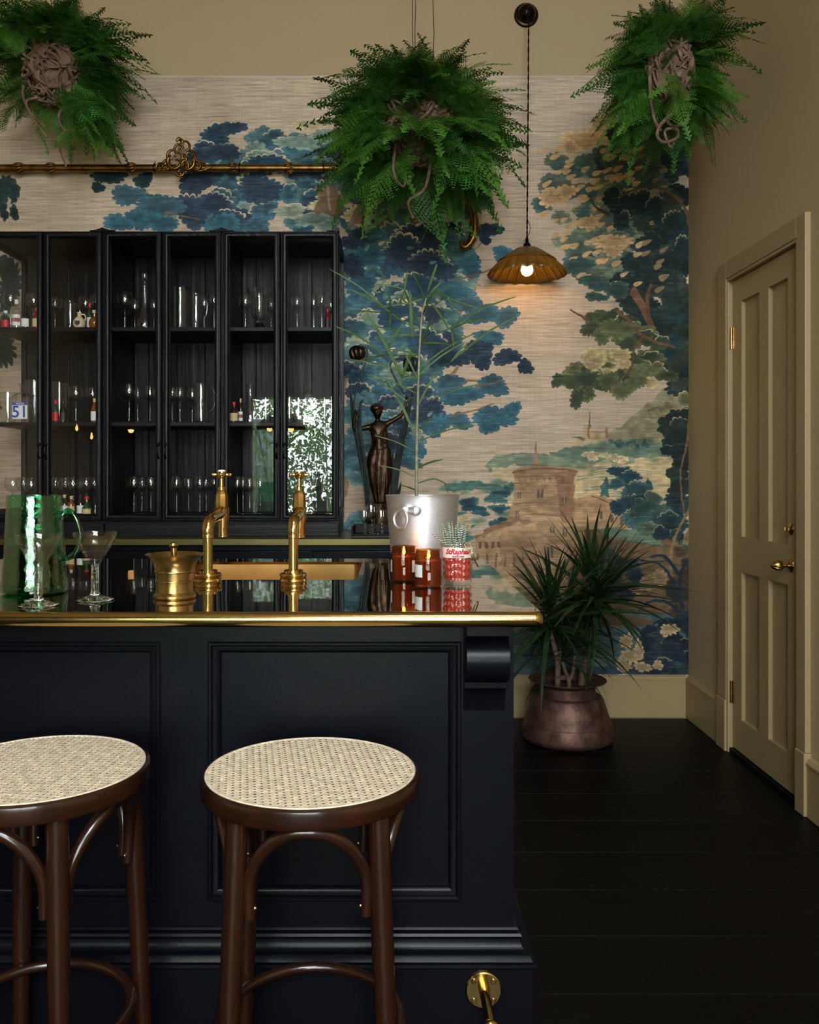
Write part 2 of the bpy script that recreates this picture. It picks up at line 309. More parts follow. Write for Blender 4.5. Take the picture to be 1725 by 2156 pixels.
# the printed wallpaper
# ------------------------------------------------------------------ the printed wallpaper (flat print)
MX0, MX1, MY0, MY1 = -448, 1458, 160, 1420          # extent of the print, in units of 1/424 m
def paint_mural():
    rng = np.random.default_rng(7)
    W_, H_ = MX1 - MX0, MY1 - MY0
    C = np.zeros((H_, W_, 3)); yy, xx = np.mgrid[0:H_, 0:W_].astype(float)
    def c3(t): return np.array(t, float) / 255
    def smooth_noise(h, w, gy, gx):
        g = rng.random((int(h / gy) + 3, int(w / gx) + 3))
        ys = np.arange(h) / gy; xs = np.arange(w) / gx
        y0 = ys.astype(int); x0 = xs.astype(int)
        fy = (ys - y0)[:, None]; fx = (xs - x0)[None, :]
        fy = fy * fy * (3 - 2 * fy); fx = fx * fx * (3 - 2 * fx)
        a = g[y0][:, x0]; b = g[y0][:, x0 + 1]; c = g[y0 + 1][:, x0]; d = g[y0 + 1][:, x0 + 1]
        return (a * (1 - fx) + b * fx) * (1 - fy) + (c * (1 - fx) + d * fx) * fy
    big = smooth_noise(H_, W_, 130, 220); mid = smooth_noise(H_, W_, 30, 60); fine = smooth_noise(H_, W_, 7, 12)
    base = c3((208, 184, 160)) * (0.9 + 0.16 * big + 0.04 * mid)[..., None]
    grey = np.clip(1 - yy / 260, 0, 1)[..., None]
    C[:] = base * (1 - .35 * grey) + c3((196, 180, 160)) * (.9 + .16 * big + .04 * mid)[..., None] * .35 * grey
    dx = (smooth_noise(H_, W_, 9, 9) - .5) * 7; dy = (smooth_noise(H_, W_, 9, 9) - .5) * 7
    def window(x0, x1, y0, y1):
        x0 = int(max(0, x0 - MX0)); x1 = int(min(W_, x1 - MX0 + 1)); y0 = int(max(0, y0 - MY0)); y1 = int(min(H_, y1 - MY0 + 1))
        return (slice(y0, y1), slice(x0, x1)) if x1 > x0 and y1 > y0 else None
    def put(s, a, col):
        C[s] = C[s] * (1 - a[..., None]) + col * a[..., None]
    def blob(cx, cy, rx, ry, col, edge=None, ang=0., amp=.14, pitch=15., var=.12):
        R = max(rx, ry) * 1.5; s = window(cx - R, cx + R, cy - R, cy + R)
        if s is None: return
        u0 = xx[s] + MX0 - cx + dx[s] * .5; v0 = yy[s] + MY0 - cy + dy[s] * .5
        ca, sa = math.cos(ang), math.sin(ang)
        u = (u0 * ca + v0 * sa) / rx; v = (-u0 * sa + v0 * ca) / ry
        th = np.arctan2(v, u); rho = np.hypot(u, v)
        n = max(5, round(math.pi * (rx + ry) / pitch)); p = rng.random(4) * 6.28
        lo = .13 * np.sin(2 * th + p[0]) + .1 * np.sin(3 * th + p[1])
        sc = np.abs(np.cos(n / 2 * th + .5 * np.sin(2 * th + p[2]) + p[3])) ** .55
        lim = .95 + lo - amp * 1.5 + 1.7 * amp * sc
        a = np.clip((lim - rho) * min(rx, ry) + .5, 0, 1); t = rho / lim
        col = c3(col); tone = 1 + var * (fine[s] - .5) * 2 + .22 * (mid[s] - .5) - .10 * (t < .62) + .10 * (np.abs(sc) > .9) * (t > .7)
        put(s, a, col * tone[..., None])
        if edge is not None:
            m = np.clip((t - .84) * 12, 0, 1) * np.clip((-v - .25 + .35 * np.sin(th * 1.5 + p[0])) * 4, 0, 1) * a
            put(s, m, c3(edge) * (.9 + .2 * fine[s])[..., None])
    def petal(cx, cy, rx, ry, ang, col):
        R = max(rx, ry) + 3; s = window(cx - R, cx + R, cy - R, cy + R)
        if s is None: return
        u0 = xx[s] + MX0 - cx; v0 = yy[s] + MY0 - cy; ca, sa = math.cos(ang), math.sin(ang)
        u = (u0 * ca + v0 * sa) / rx; v = (-u0 * sa + v0 * ca) / ry
        a = np.clip((1 - np.hypot(u, v * (1.25 + .5 * u))) * min(rx, ry) + .5, 0, 1)
        put(s, a, c3(col) * (.9 + .2 * fine[s])[..., None])
    def poly(pts, col, wob=1., var=.12, alpha=1.):
        xs = [p[0] for p in pts]; ys = [p[1] for p in pts]; s = window(min(xs) - 6, max(xs) + 6, min(ys) - 6, max(ys) + 6)
        if s is None: return None
        X = xx[s] + MX0 + dx[s] * wob; Y = yy[s] + MY0 + dy[s] * wob; ins = np.zeros(X.shape, bool)
        for (xa, ya), (xb, yb) in zip(pts, pts[1:] + pts[:1]):
            if ya == yb: continue
            k = ((ya > Y) != (yb > Y)) & (X < (xb - xa) * (Y - ya) / (yb - ya) + xa); ins ^= k
        if col is not None: put(s, ins * alpha, c3(col) * (1 + var * (fine[s] - .5) * 2 + .2 * (mid[s] - .5))[..., None])
        return s, ins
    def stroke(pts, w0, w1, col, alpha=1.):
        P = []
        for i in range(len(pts) - 1):
            p0 = pts[max(i - 1, 0)]; p1 = pts[i]; p2 = pts[i + 1]; p3 = pts[min(i + 2, len(pts) - 1)]
            for k in range(6):
                t = k / 6; P.append(tuple(.5 * (2 * p1[j] + (p2[j] - p0[j]) * t + (2 * p0[j] - 5 * p1[j] + 4 * p2[j] - p3[j]) * t * t + (3 * p1[j] - p0[j] - 3 * p2[j] + p3[j]) * t ** 3) for j in (0, 1)))
        P.append(pts[-1]); m = max(w0, w1) + 4
        s = window(min(p[0] for p in P) - m, max(p[0] for p in P) + m, min(p[1] for p in P) - m, max(p[1] for p in P) + m)
        if s is None: return
        X = xx[s] + MX0 + dx[s] * .4; Y = yy[s] + MY0 + dy[s] * .4; A = np.zeros(X.shape)
        for i in range(len(P) - 1):
            (xa, ya), (xb, yb) = P[i], P[i + 1]; ll = (xb - xa) ** 2 + (yb - ya) ** 2 + 1e-6
            t = np.clip(((X - xa) * (xb - xa) + (Y - ya) * (yb - ya)) / ll, 0, 1)
            w = (w0 + (w1 - w0) * (i + t) / (len(P) - 1)) / 2
            A = np.maximum(A, np.clip(w - np.hypot(X - xa - t * (xb - xa), Y - ya - t * (yb - ya)) + .5, 0, 1))
        put(s, A * alpha, c3(col) * (.86 + .28 * fine[s])[..., None])
    def mass(pts, n, size, palette, edge=None, flat=.72, edge_p=.35, pitch=15.):
        r = poly(pts, None); s, ins = r; ii = np.argwhere(ins); pick = ii[rng.integers(0, len(ii), n)]
        pick = pick[np.argsort(pick[:, 0] + rng.random(n) * 60)]
        for (py, px) in pick:
            z = size[0] + (size[1] - size[0]) * rng.random(); f = flat * (.8 + .4 * rng.random())
            blob(px + s[1].start + MX0, py + s[0].start + MY0, z, z * f, palette[rng.integers(len(palette))],
                 edge if rng.random() < edge_p else None, ang=(rng.random() - .5) * .8, pitch=pitch)
    NAVY, BLUE, TEAL, PALE, SAGE = (54, 70, 90), (68, 102, 116), (90, 126, 130), (134, 156, 144), (164, 172, 150)
    CREAM, BARK, BARK2 = (228, 204, 164), (164, 130, 100), (138, 104, 78)
    BLUES = [NAVY, BLUE, BLUE, TEAL, BLUE, (70, 110, 122), (58, 86, 106), (92, 132, 132), PALE]
    # far landscape, right and below
    poly([(1458, 790), (1400, 815), (1345, 865), (1300, 900), (1255, 928), (1180, 945), (1150, 975), (1458, 1010)], (160, 152, 120))
    poly([(1155, 952), (1230, 936), (1330, 924), (1400, 934), (1458, 940), (1458, 1002), (1300, 978), (1160, 968)], (112, 132, 114))
    poly([(1020, 982), (1045, 958), (1110, 951), (1180, 962), (1235, 975), (1235, 988), (1150, 988), (1080, 978), (1030, 995)], (134, 146, 122))
    poly([(1040, 985), (1230, 985), (1290, 960), (1290, 1000), (1230, 1030), (1040, 1010)], (206, 182, 140), alpha=.7)
    poly([(1205, 1005), (1280, 976), (1380, 958), (1458, 968), (1458, 1075), (1380, 1040), (1290, 1062), (1215, 1075)], (214, 188, 144))
    for k in range(14):
        y = 985 + k * 6; stroke([(1215 + rng.random() * 60, y), (1290, y - 6), (1330 + rng.random() * 100, y + 4)], 2.5, 1, (110, 138, 124), .7)
    poly([(1206, 922), (1228, 918), (1228, 938), (1205, 938)], (196, 170, 132)); poly([(1204, 922), (1217, 917), (1229, 920), (1229, 924)], (112, 112, 100))
    poly([(1231, 893), (1243, 893), (1243, 922), (1231, 922)], (182, 152, 116)); poly([(1238, 893), (1243, 893), (1243, 922), (1238, 922)], (140, 108, 84))
    stroke([(1241, 895), (1242, 866)], 3, 1, (110, 92, 76)); poly([(1243, 910), (1281, 908), (1281, 925), (1243, 925)], (186, 158, 122))
    poly([(1274, 898), (1281, 898), (1281, 922), (1274, 922)], (150, 120, 92))
    for k in range(9): poly([(1245 + k * 4, 907), (1247 + k * 4, 907), (1247 + k * 4, 911), (1245 + k * 4, 911)], (150, 122, 94), 0)
    for k in range(26): blob(1285 + rng.random() * 85, 928 + rng.random() * 12, 7, 6, [(70, 100, 100), (120, 140, 116), (92, 116, 104)][k % 3], None, pitch=7)
    for k in range(14): blob(1225 + rng.random() * 170, 955 + rng.random() * 24, 13, 8, [(214, 188, 146), (198, 178, 138), (134, 148, 120)][k % 3], None, pitch=9)
    # bushes left of the tower
    for k in range(56):
        x = 930 + rng.random() * 150; y = 1015 + rng.random() * 125
        blob(x, y, 12 + 12 * rng.random(), 6 + 5 * rng.random(), [(66, 108, 114), (84, 124, 120), (206, 186, 146), (58, 92, 104), (150, 162, 136)][k % 5], None, pitch=8)
    poly([(935, 1016), (1000, 1012), (1060, 1022), (1060, 1030), (940, 1034)], (86, 122, 112))
    # buildings
    poly([(1000, 1180), (1250, 1175), (1310, 1240), (1190, 1310), (900, 1312), (720, 1290), (760, 1230), (880, 1200)], (204, 176, 130)); poly([(1020, 1225), (1080, 1232), (1130, 1250), (1060, 1262), (1025, 1245)], (142, 146, 108))
    poly([(1080, 1050), (1240, 1050), (1250, 1215), (1030, 1215)], (182, 148, 112))
    poly([(1082, 1000), (1210, 1000), (1208, 1100), (1082, 1100)], (188, 152, 116), .5)
    s, ins = poly([(1170, 1000), (1210, 1000), (1208, 1100), (1180, 1100)], (158, 120, 92), .8)
    poly([(1078, 992), (1095, 984), (1150, 980), (1200, 984), (1217, 990), (1210, 1004), (1150, 998), (1085, 1004)], (170, 132, 102), .5)
    stroke([(1078, 994), (1145, 985), (1216, 992)], 2.5, 2.5, (126, 92, 70)); stroke([(1085, 1006), (1150, 1001), (1208, 1008)], 2, 2, (132, 98, 76))
    for k in range(9): stroke([(1092 + k * 13, 1006), (1094 + k * 13, 1014)], 3, 2, (146, 110, 86))
    stroke([(1076, 1020), (1090, 1016), (1100, 1022)], 3, 2, (140, 104, 80)); stroke([(1082, 1062), (1150, 1056), (1208, 1060)], 2, 2, (146, 112, 88)); stroke([(1082, 1086), (1140, 1082), (1205, 1090)], 2, 2, (150, 116, 90))
    poly([(1120, 984), (1125, 960), (1127, 930), (1129, 930), (1131, 962), (1136, 984)], (176, 140, 108), .2)
    for (x, y, w, h) in [(1089, 1035, 8, 14), (1130, 1030, 14, 18), (1182, 1045, 10, 12), (1085, 1075, 8, 14), (1158, 1108, 10, 14), (1185, 1112, 9, 16), (1095, 1150, 12, 22), (1150, 1150, 14, 24), (1120, 1160, 10, 30)]:
        poly([(x, y), (x + w, y), (x + w, y + h), (x, y + h)], (122, 104, 86), .4); stroke([(x + w / 2, y), (x + w / 2, y + h)], 1.5, 1.5, (196, 168, 132))
    poly([(1002, 1130), (1040, 1108), (1088, 1092), (1128, 1104), (1128, 1196), (1002, 1190)], (194, 160, 122)); poly([(998, 1130), (1042, 1104), (1090, 1088), (1130, 1104), (1088, 1100), (1042, 1116), (1004, 1136)], (160, 120, 92))
    poly([(1052, 1122), (1128, 1112), (1128, 1196), (1052, 1192)], (172, 136, 104))
    for k in range(4): poly([(1008 + k * 13, 1140), (1014 + k * 13, 1140), (1014 + k * 13, 1154), (1008 + k * 13, 1154)], (128, 98, 78), .4)
    for k in range(6): stroke([(1006 + k * 19, 1166), (1006 + k * 19, 1192)], 4, 4, (146, 108, 84))
    poly([(1212, 1052), (1246, 1036), (1340, 1072), (1352, 1085), (1352, 1116), (1220, 1112)], (190, 152, 114)); stroke([(1214, 1050), (1246, 1036), (1340, 1070), (1352, 1086)], 4, 4, (218, 188, 146)); stroke([(1246, 1044), (1338, 1079)], 2, 2, (120, 88, 68))
    for (x, y) in [(1262, 1075), (1285, 1082), (1305, 1088), (1325, 1094)]: poly([(x, y), (x + 7, y + 2), (x + 7, y + 18), (x, y + 16)], (112, 98, 84), .4)
    # banks, water, ground on the right
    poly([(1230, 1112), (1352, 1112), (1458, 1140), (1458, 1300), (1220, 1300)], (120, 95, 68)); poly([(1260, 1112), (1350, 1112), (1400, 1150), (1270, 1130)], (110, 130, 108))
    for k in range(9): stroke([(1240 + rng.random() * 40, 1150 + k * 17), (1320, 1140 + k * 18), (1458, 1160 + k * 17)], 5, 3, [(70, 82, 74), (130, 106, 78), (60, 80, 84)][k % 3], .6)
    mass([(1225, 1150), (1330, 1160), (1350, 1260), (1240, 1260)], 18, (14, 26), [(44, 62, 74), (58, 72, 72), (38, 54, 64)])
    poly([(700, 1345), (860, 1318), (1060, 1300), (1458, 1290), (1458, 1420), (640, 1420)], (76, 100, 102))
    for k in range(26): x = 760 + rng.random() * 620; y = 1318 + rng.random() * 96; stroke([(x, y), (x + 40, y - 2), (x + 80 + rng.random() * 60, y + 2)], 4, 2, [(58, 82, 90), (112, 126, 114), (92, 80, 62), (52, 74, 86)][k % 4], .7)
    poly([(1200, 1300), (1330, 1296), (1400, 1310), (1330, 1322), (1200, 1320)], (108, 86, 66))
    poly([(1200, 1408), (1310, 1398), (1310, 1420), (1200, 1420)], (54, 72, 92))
    # trees in the landscape
    for a in [(1306, 992, 26, 14), (1324, 1006, 28, 18), (1298, 1018, 20, 12), (1340, 1030, 34, 22), (1330, 1062, 36, 24), (1362, 1052, 22, 14), (1352, 1092, 44, 26), (1400, 1076, 30, 18), (1300, 1070, 18, 16)]:
        blob(*a, [(50, 82, 92), (44, 72, 84), (62, 98, 104)][int(a[0]) % 3], (206, 182, 138) if a[2] > 25 else None, pitch=10)
    stroke([(1330, 1090), (1326, 1040), (1312, 1005)], 5, 2, (62, 66, 66)); poly([(1264, 1045), (1266, 1020), (1274, 1002), (1281, 1022), (1283, 1045)], (70, 108, 104)); poly([(1355, 1050), (1358, 1020), (1364, 1004), (1371, 1022), (1374, 1050)], (58, 88, 90))
    mass([(1345, 1050), (1458, 1040), (1458, 1150), (1400, 1150), (1350, 1110)], 22, (16, 30), [(38, 60, 66), (50, 76, 74), (34, 50, 56), (76, 94, 80)], (166, 144, 108))
    # right hand big tree
    GR = [(98, 112, 96), (118, 128, 106), (84, 104, 94), (134, 138, 114), (72, 98, 96)]; DK = [(38, 54, 54), (46, 62, 56), (34, 48, 50), (58, 70, 58), (40, 62, 66)]; PEACH = (216, 174, 128)
    mass([(1150, 345), (1215, 325), (1300, 330), (1400, 330), (1400, 620), (1290, 610), (1215, 560), (1190, 500), (1170, 470), (1140, 440), (1150, 400)], 120, (20, 40), GR, None, .6)
    mass([(1300, 270), (1458, 260), (1458, 840), (1400, 760), (1340, 670), (1310, 600), (1330, 450)], 120, (20, 42), DK, None, .65)
    mass([(1190, 330), (1290, 310), (1400, 320), (1380, 400), (1270, 360)], 20, (20, 34), [(62, 92, 92), (48, 72, 76), (84, 104, 94)])
    for a in [(1225, 292, 48, 24), (1290, 240, 26, 18), (1265, 262, 30, 16), (1165, 415, 32, 24), (1195, 402, 26, 14), (1240, 468, 24, 16), (1288, 508, 40, 18), (1290, 530, 24, 12), (1200, 310, 20, 16)]: blob(*a, PEACH, None, pitch=15, amp=.2, var=.06)
    for k in range(120):
        x = 1140 + rng.random() * 260; y = 300 + rng.random() * 310
        if x < 1140 + max(0, y - 480) * .8: continue
        petal(x, y, 9 + 4 * rng.random(), 5 + 2 * rng.random(), -.6 + .3 * rng.random(), PEACH if x < 1350 else (150, 128, 96))
    for a in [(1290, 420, 22, 34), (1312, 440, 20, 40), (1345, 430, 30, 36), (1380, 440, 24, 30), (1310, 465, 18, 24), (1420, 470, 26, 30), (1440, 520, 22, 26)]: blob(*a, (38, 56, 58), (176, 158, 116), pitch=11)
    stroke([(1310, 412), (1350, 394), (1400, 400), (1440, 435), (1450, 470)], 4, 8, (108, 84, 64)); stroke([(1240, 410), (1255, 436), (1280, 450)], 4, 7, (84, 70, 58)); stroke([(1335, 615), (1360, 660), (1375, 710), (1365, 760)], 18, 8, (126, 92, 68)); stroke([(1370, 600), (1362, 640), (1372, 700)], 7, 10, (112, 80, 60))
    for a in [(1215, 560, 36, 18), (1252, 595, 34, 18), (1300, 610, 32, 18), (1255, 625, 24, 12)]: blob(*a, (64, 88, 82), None)
    OL = [(92, 100, 68), (76, 86, 60), (108, 112, 78), (64, 76, 58)]
    mass([(1235, 670), (1300, 655), (1340, 690), (1400, 720), (1430, 790), (1360, 800), (1330, 740), (1260, 700)], 26, (18, 30), OL, (206, 184, 134), .62)
    mass([(1165, 800), (1210, 770), (1300, 750), (1400, 790), (1400, 820), (1330, 815), (1250, 815), (1215, 835)], 30, (16, 28), OL + [(190, 168, 122)], (210, 188, 138), .66)
    mass([(1180, 770), (1260, 740), (1330, 745), (1250, 780)], 9, (16, 24), [(196, 174, 128), (172, 158, 114)])
    for a in [(1245, 690, 22, 22), (1268, 705, 22, 20), (1300, 690, 40, 22), (1235, 800, 30, 20), (1215, 840, 18, 20), (1310, 820, 26, 24), (1280, 800, 22, 22), (1340, 800, 26, 20), (1175, 800, 16, 16), (1240, 830, 14, 18)]: blob(*a, OL[int(a[0]) % 4], None, pitch=11, amp=.2)
    stroke([(1200, 652), (1218, 662), (1236, 674)], 3, 5, (104, 80, 62)); stroke([(1300, 655), (1330, 680), (1356, 710), (1420, 730)], 8, 5, (118, 88, 66)); stroke([(1356, 706), (1335, 735), (1328, 775), (1290, 815)], 7, 3, (108, 80, 62))
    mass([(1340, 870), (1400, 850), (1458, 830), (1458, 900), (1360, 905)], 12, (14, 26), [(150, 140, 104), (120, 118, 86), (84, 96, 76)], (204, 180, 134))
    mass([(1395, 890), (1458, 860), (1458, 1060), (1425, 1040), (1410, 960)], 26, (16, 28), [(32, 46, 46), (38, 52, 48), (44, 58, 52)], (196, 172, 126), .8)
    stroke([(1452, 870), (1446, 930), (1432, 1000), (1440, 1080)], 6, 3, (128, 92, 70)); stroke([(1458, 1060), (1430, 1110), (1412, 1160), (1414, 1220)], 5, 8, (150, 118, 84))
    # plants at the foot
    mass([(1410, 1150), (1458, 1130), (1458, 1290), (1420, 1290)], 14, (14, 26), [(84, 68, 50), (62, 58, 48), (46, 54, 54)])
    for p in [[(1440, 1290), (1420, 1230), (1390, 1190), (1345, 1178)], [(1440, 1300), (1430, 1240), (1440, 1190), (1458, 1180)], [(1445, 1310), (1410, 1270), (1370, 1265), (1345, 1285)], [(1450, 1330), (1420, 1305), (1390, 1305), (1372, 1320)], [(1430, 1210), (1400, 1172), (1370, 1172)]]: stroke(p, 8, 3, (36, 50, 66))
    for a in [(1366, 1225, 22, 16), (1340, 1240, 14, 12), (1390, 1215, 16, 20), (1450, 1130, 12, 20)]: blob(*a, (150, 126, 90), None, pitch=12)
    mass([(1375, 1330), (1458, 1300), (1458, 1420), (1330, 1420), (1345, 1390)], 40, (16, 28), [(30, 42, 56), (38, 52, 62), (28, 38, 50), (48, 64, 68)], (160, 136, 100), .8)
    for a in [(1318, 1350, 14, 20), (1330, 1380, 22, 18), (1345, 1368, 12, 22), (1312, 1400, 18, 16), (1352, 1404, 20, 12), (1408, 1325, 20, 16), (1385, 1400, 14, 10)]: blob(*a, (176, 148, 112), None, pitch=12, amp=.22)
    # the blue tree, trunks first
    poly([(590, 400), (650, 430), (660, 470), (610, 455)], (164, 130, 104))
    for p, a, b in [([(600, 300), (612, 360), (640, 420), (668, 470)], 10, 14), ([(800, 400), (760, 430), (745, 480), (735, 540), (730, 640)], 26, 14), ([(860, 420), (830, 470), (780, 500), (740, 520)], 6, 12), ([(300, 390), (330, 430), (380, 445), (420, 450)], 4, 7), ([(420, 470), (450, 440), (520, 480)], 8, 5), ([(965, 560), (1000, 600), (960, 680), (968, 760), (930, 810)], 5, 8), ([(1010, 600), (965, 590), (940, 570)], 5, 6), ([(1035, 490), (1005, 520), (985, 545)], 3, 4), ([(930, 810), (990, 800), (1040, 815)], 7, 3), ([(720, 860), (735, 760), (770, 700)], 8, 5), ([(725, 1040), (740, 920), (760, 840)], 14, 9)]: stroke(p, a, b, BARK)
    mass([(420, 300), (470, 262), (600, 285), (690, 290), (760, 350), (780, 470), (500, 480), (370, 470), (330, 440), (400, 410)], 95, (22, 42), BLUES, CREAM, .66, .3)
    mass([(690, 300), (1000, 300), (1010, 520), (760, 520)], 50, (24, 44), BLUES + [PALE, SAGE], CREAM, .7, .25)
    mass([(735, 480), (800, 440), (900, 455), (960, 490), (1000, 540), (1000, 620), (960, 660), (960, 780), (880, 800), (735, 780)], 150, (22, 44), BLUES + [SAGE], CREAM, .68, .25)
    mass([(725, 730), (880, 760), (940, 800), (920, 900), (880, 940), (730, 920)], 80, (20, 40), [BLUE, TEAL, NAVY, (64, 104, 124), (88, 128, 132), PALE], CREAM, .7, .35)
    mass([(725, 930), (790, 920), (800, 1130), (725, 1135)], 26, (16, 28), [(96, 138, 146), (120, 156, 156), (78, 116, 128)], None, .7)
    for a in [(630, 300, 50, 18), (690, 285, 40, 16), (560, 335, 44, 20), (700, 420, 34, 20), (760, 460, 26, 22), (610, 445, 40, 16), (660, 462, 44, 14)]: blob(*a, [PALE, SAGE, (106, 146, 140)][int(a[0]) % 3], CREAM)
    for a in [(690, 432, 48, 12), (745, 455, 26, 22), (655, 262, 40, 14)]: blob(*a, (226, 206, 166), None, pitch=11)
    poly([(664, 394), (678, 388), (700, 390), (712, 404), (724, 446), (706, 456), (690, 446), (668, 454), (660, 446), (672, 420)], (156, 122, 100)); stroke([(690, 392), (694, 440)], 5, 5, (196, 168, 136)); poly([(775, 402), (806, 380), (790, 430), (760, 470), (728, 480), (745, 440)], (164, 130, 106)); stroke([(850, 420), (815, 455), (770, 485)], 6, 8, (168, 136, 108))
    for a in [(455, 285, 36, 28), (492, 268, 30, 16), (430, 320, 40, 22), (470, 320, 40, 22), (410, 385, 38, 30), (440, 370, 30, 24), (400, 440, 44, 36), (450, 430, 40, 30), (480, 460, 36, 24), (545, 395, 54, 32), (560, 345, 44, 26), (880, 500, 62, 34), (850, 530, 56, 36), (905, 560, 50, 40), (885, 600, 40, 30), (840, 660, 46, 34), (900, 720, 40, 34), (905, 865, 34, 36), (880, 830, 32, 24)]: blob(*a, NAVY if int(a[1]) % 3 else (48, 76, 98), CREAM)
    for a in [(271, 411, 36, 26), (335, 435, 52, 30), (250, 468, 34, 20), (300, 462, 34, 26), (340, 470, 40, 18), (470, 470, 40, 22), (1016, 662, 46, 22), (1067, 667, 28, 24), (1030, 710, 36, 16), (1037, 812, 38, 22), (1040, 878, 46, 26), (1078, 862, 20, 18), (1028, 898, 22, 18), (965, 886, 34, 18), (970, 832, 48, 22), (945, 806, 38, 18), (868, 942, 28, 28), (863, 974, 30, 14), (916, 892, 20, 22), (1060, 534, 28, 16), (990, 560, 30, 22), (960, 620, 40, 28), (985, 640, 28, 20), (770, 540, 40, 30), (760, 600, 34, 30)]: blob(*a, BLUE if int(a[0]) % 2 else (62, 106, 122), None)
    for a in [(235, 368, 42, 20), (207, 394, 16, 12), (302, 378, 22, 18), (1030, 484, 28, 17), (1022, 505, 14, 10), (949, 752, 40, 26), (1016, 755, 26, 24), (1005, 735, 34, 20), (1067, 752, 30, 20), (1106, 772, 16, 20), (740, 560, 30, 26)]: blob(*a, (44, 62, 80) if a[0] > 400 else (38, 60, 66), None)
    for k in range(60):
        x = 430 + rng.random() * 500; y = 290 + rng.random() * 600
        if 220 < x < 722 and y > 470: continue
        petal(x, y, 8, 4, -.9 + rng.random(), [CREAM, PALE, (100, 140, 140)][k % 3])
    for p in [[(345, 448), (390, 455), (420, 462)], [(880, 420), (870, 470)], [(1000, 815), (1040, 805), (1060, 800)], [(950, 875), (1000, 862), (1040, 850)], [(960, 590), (1010, 575), (1050, 560)]]: stroke(p, 3.5, 2, BARK2)
    # far left of the wall
    mass([(-448, 330), (-120, 350), (20, 390), (10, 450), (-40, 700), (-30, 1100), (-448, 1200)], 150, (26, 52), DK + [(60, 88, 96)], (176, 158, 120), .7, .25)
    for a in [(5, 400, 30, 36), (30, 405, 14, 22), (8, 445, 12, 18), (30, 448, 11, 16), (20, 600, 26, 60), (0, 720, 40, 50)]: blob(*a, (44, 62, 58), None, amp=.2)
    # woven grasscloth: long horizontal threads, finer uprights, wear
    thread = smooth_noise(H_, W_, 1.6, 38) * .6 + smooth_noise(H_, W_, 1.01, 14) * .4
    slub = np.clip((smooth_noise(H_, W_, 2.0, 70) - .78) * 6, 0, 1); up = smooth_noise(H_, W_, 40, 1.6)
    C *= (1 + .30 * (thread - .5) + .05 * (up - .5) + .05 * (mid - .5) - .14 * slub)[..., None]
    worn = np.clip((smooth_noise(H_, W_, 1.3, 20) - .72) * 4, 0, 1) * np.clip(big + mid - .6, 0, 1)
    C[:] = C * (1 - .4 * worn[..., None]) + c3((206, 186, 158)) * .4 * worn[..., None]
    for x in (25, 389, 752, 1116): C[:, x - MX0:x - MX0 + 1] *= .93
    C[0:3] = C[0:3] * .5 + .42
    return np.clip(C, 0, 1)
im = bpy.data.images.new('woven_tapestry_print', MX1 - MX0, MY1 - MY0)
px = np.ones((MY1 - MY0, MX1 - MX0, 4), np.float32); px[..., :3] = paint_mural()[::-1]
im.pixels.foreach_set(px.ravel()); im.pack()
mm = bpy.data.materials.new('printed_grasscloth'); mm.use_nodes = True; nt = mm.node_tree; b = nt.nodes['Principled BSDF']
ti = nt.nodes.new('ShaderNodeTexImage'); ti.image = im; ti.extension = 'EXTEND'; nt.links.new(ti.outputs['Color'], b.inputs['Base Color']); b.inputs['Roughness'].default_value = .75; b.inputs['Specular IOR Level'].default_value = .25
tc = nt.nodes.new('ShaderNodeTexCoord'); mp = nt.nodes.new('ShaderNodeMapping'); mp.inputs['Scale'].default_value = (8, 1, 400); n = nt.nodes.new('ShaderNodeTexNoise'); n.inputs['Scale'].default_value = 1.0
nt.links.new(tc.outputs['Object'], mp.inputs['Vector']); nt.links.new(mp.outputs['Vector'], n.inputs['Vector']); bp = nt.nodes.new('ShaderNodeBump'); bp.inputs['Strength'].default_value = .25; bp.inputs['Distance'].default_value = .002
nt.links.new(n.outputs['Fac'], bp.inputs['Height']); nt.links.new(bp.outputs['Normal'], b.inputs['Normal'])
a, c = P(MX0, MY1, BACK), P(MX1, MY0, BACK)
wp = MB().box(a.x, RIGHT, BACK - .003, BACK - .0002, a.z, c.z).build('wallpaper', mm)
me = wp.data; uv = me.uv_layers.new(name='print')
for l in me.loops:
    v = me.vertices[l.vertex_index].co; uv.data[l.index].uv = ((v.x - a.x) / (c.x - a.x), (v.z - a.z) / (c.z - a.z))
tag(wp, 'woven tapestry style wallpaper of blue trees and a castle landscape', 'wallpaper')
# skirting
def skirting(name, label, x0, x1, y0, y1):
    t = thing(name, label, 'baseboard', (x0, y0, 0), kind='structure')
    if abs(x1 - x0) > abs(y1 - y0):
        MB().box(x0, x1, BACK - .018, BACK - .0035, 0, .185).build('board', M['trim'], t, bevel=.002)
        MB().prism([(BACK - .0035, .185), (BACK - .022, .185), (BACK - .022, .192), (BACK - .012, .204), (BACK - .0035, .208)], x0, x1).build('top_moulding', M['trim'], t)
    else:
        MB().box(RIGHT - .018, RIGHT - .0002, y0, y1, 0, .185).build('board', M['trim'], t, bevel=.002)
        MB().prism([(RIGHT, .185), (RIGHT - .022, .185), (RIGHT - .022, .192), (RIGHT - .012, .204), (RIGHT, .208)], y0, y1, 'Y').build('top_moulding', M['trim'], t)
skirting('baseboard_back', 'cream skirting board under the wallpaper behind the copper pot', .2, RIGHT - .018, BACK - .02, BACK - .0035)
skirting('baseboard_right_far', 'short cream skirting board between room corner and door', RIGHT - .02, RIGHT, 3.866, BACK - .0225)
skirting('baseboard_right_near', 'cream skirting board on the near side of the door', RIGHT - .02, RIGHT, FRONT, 3.036)
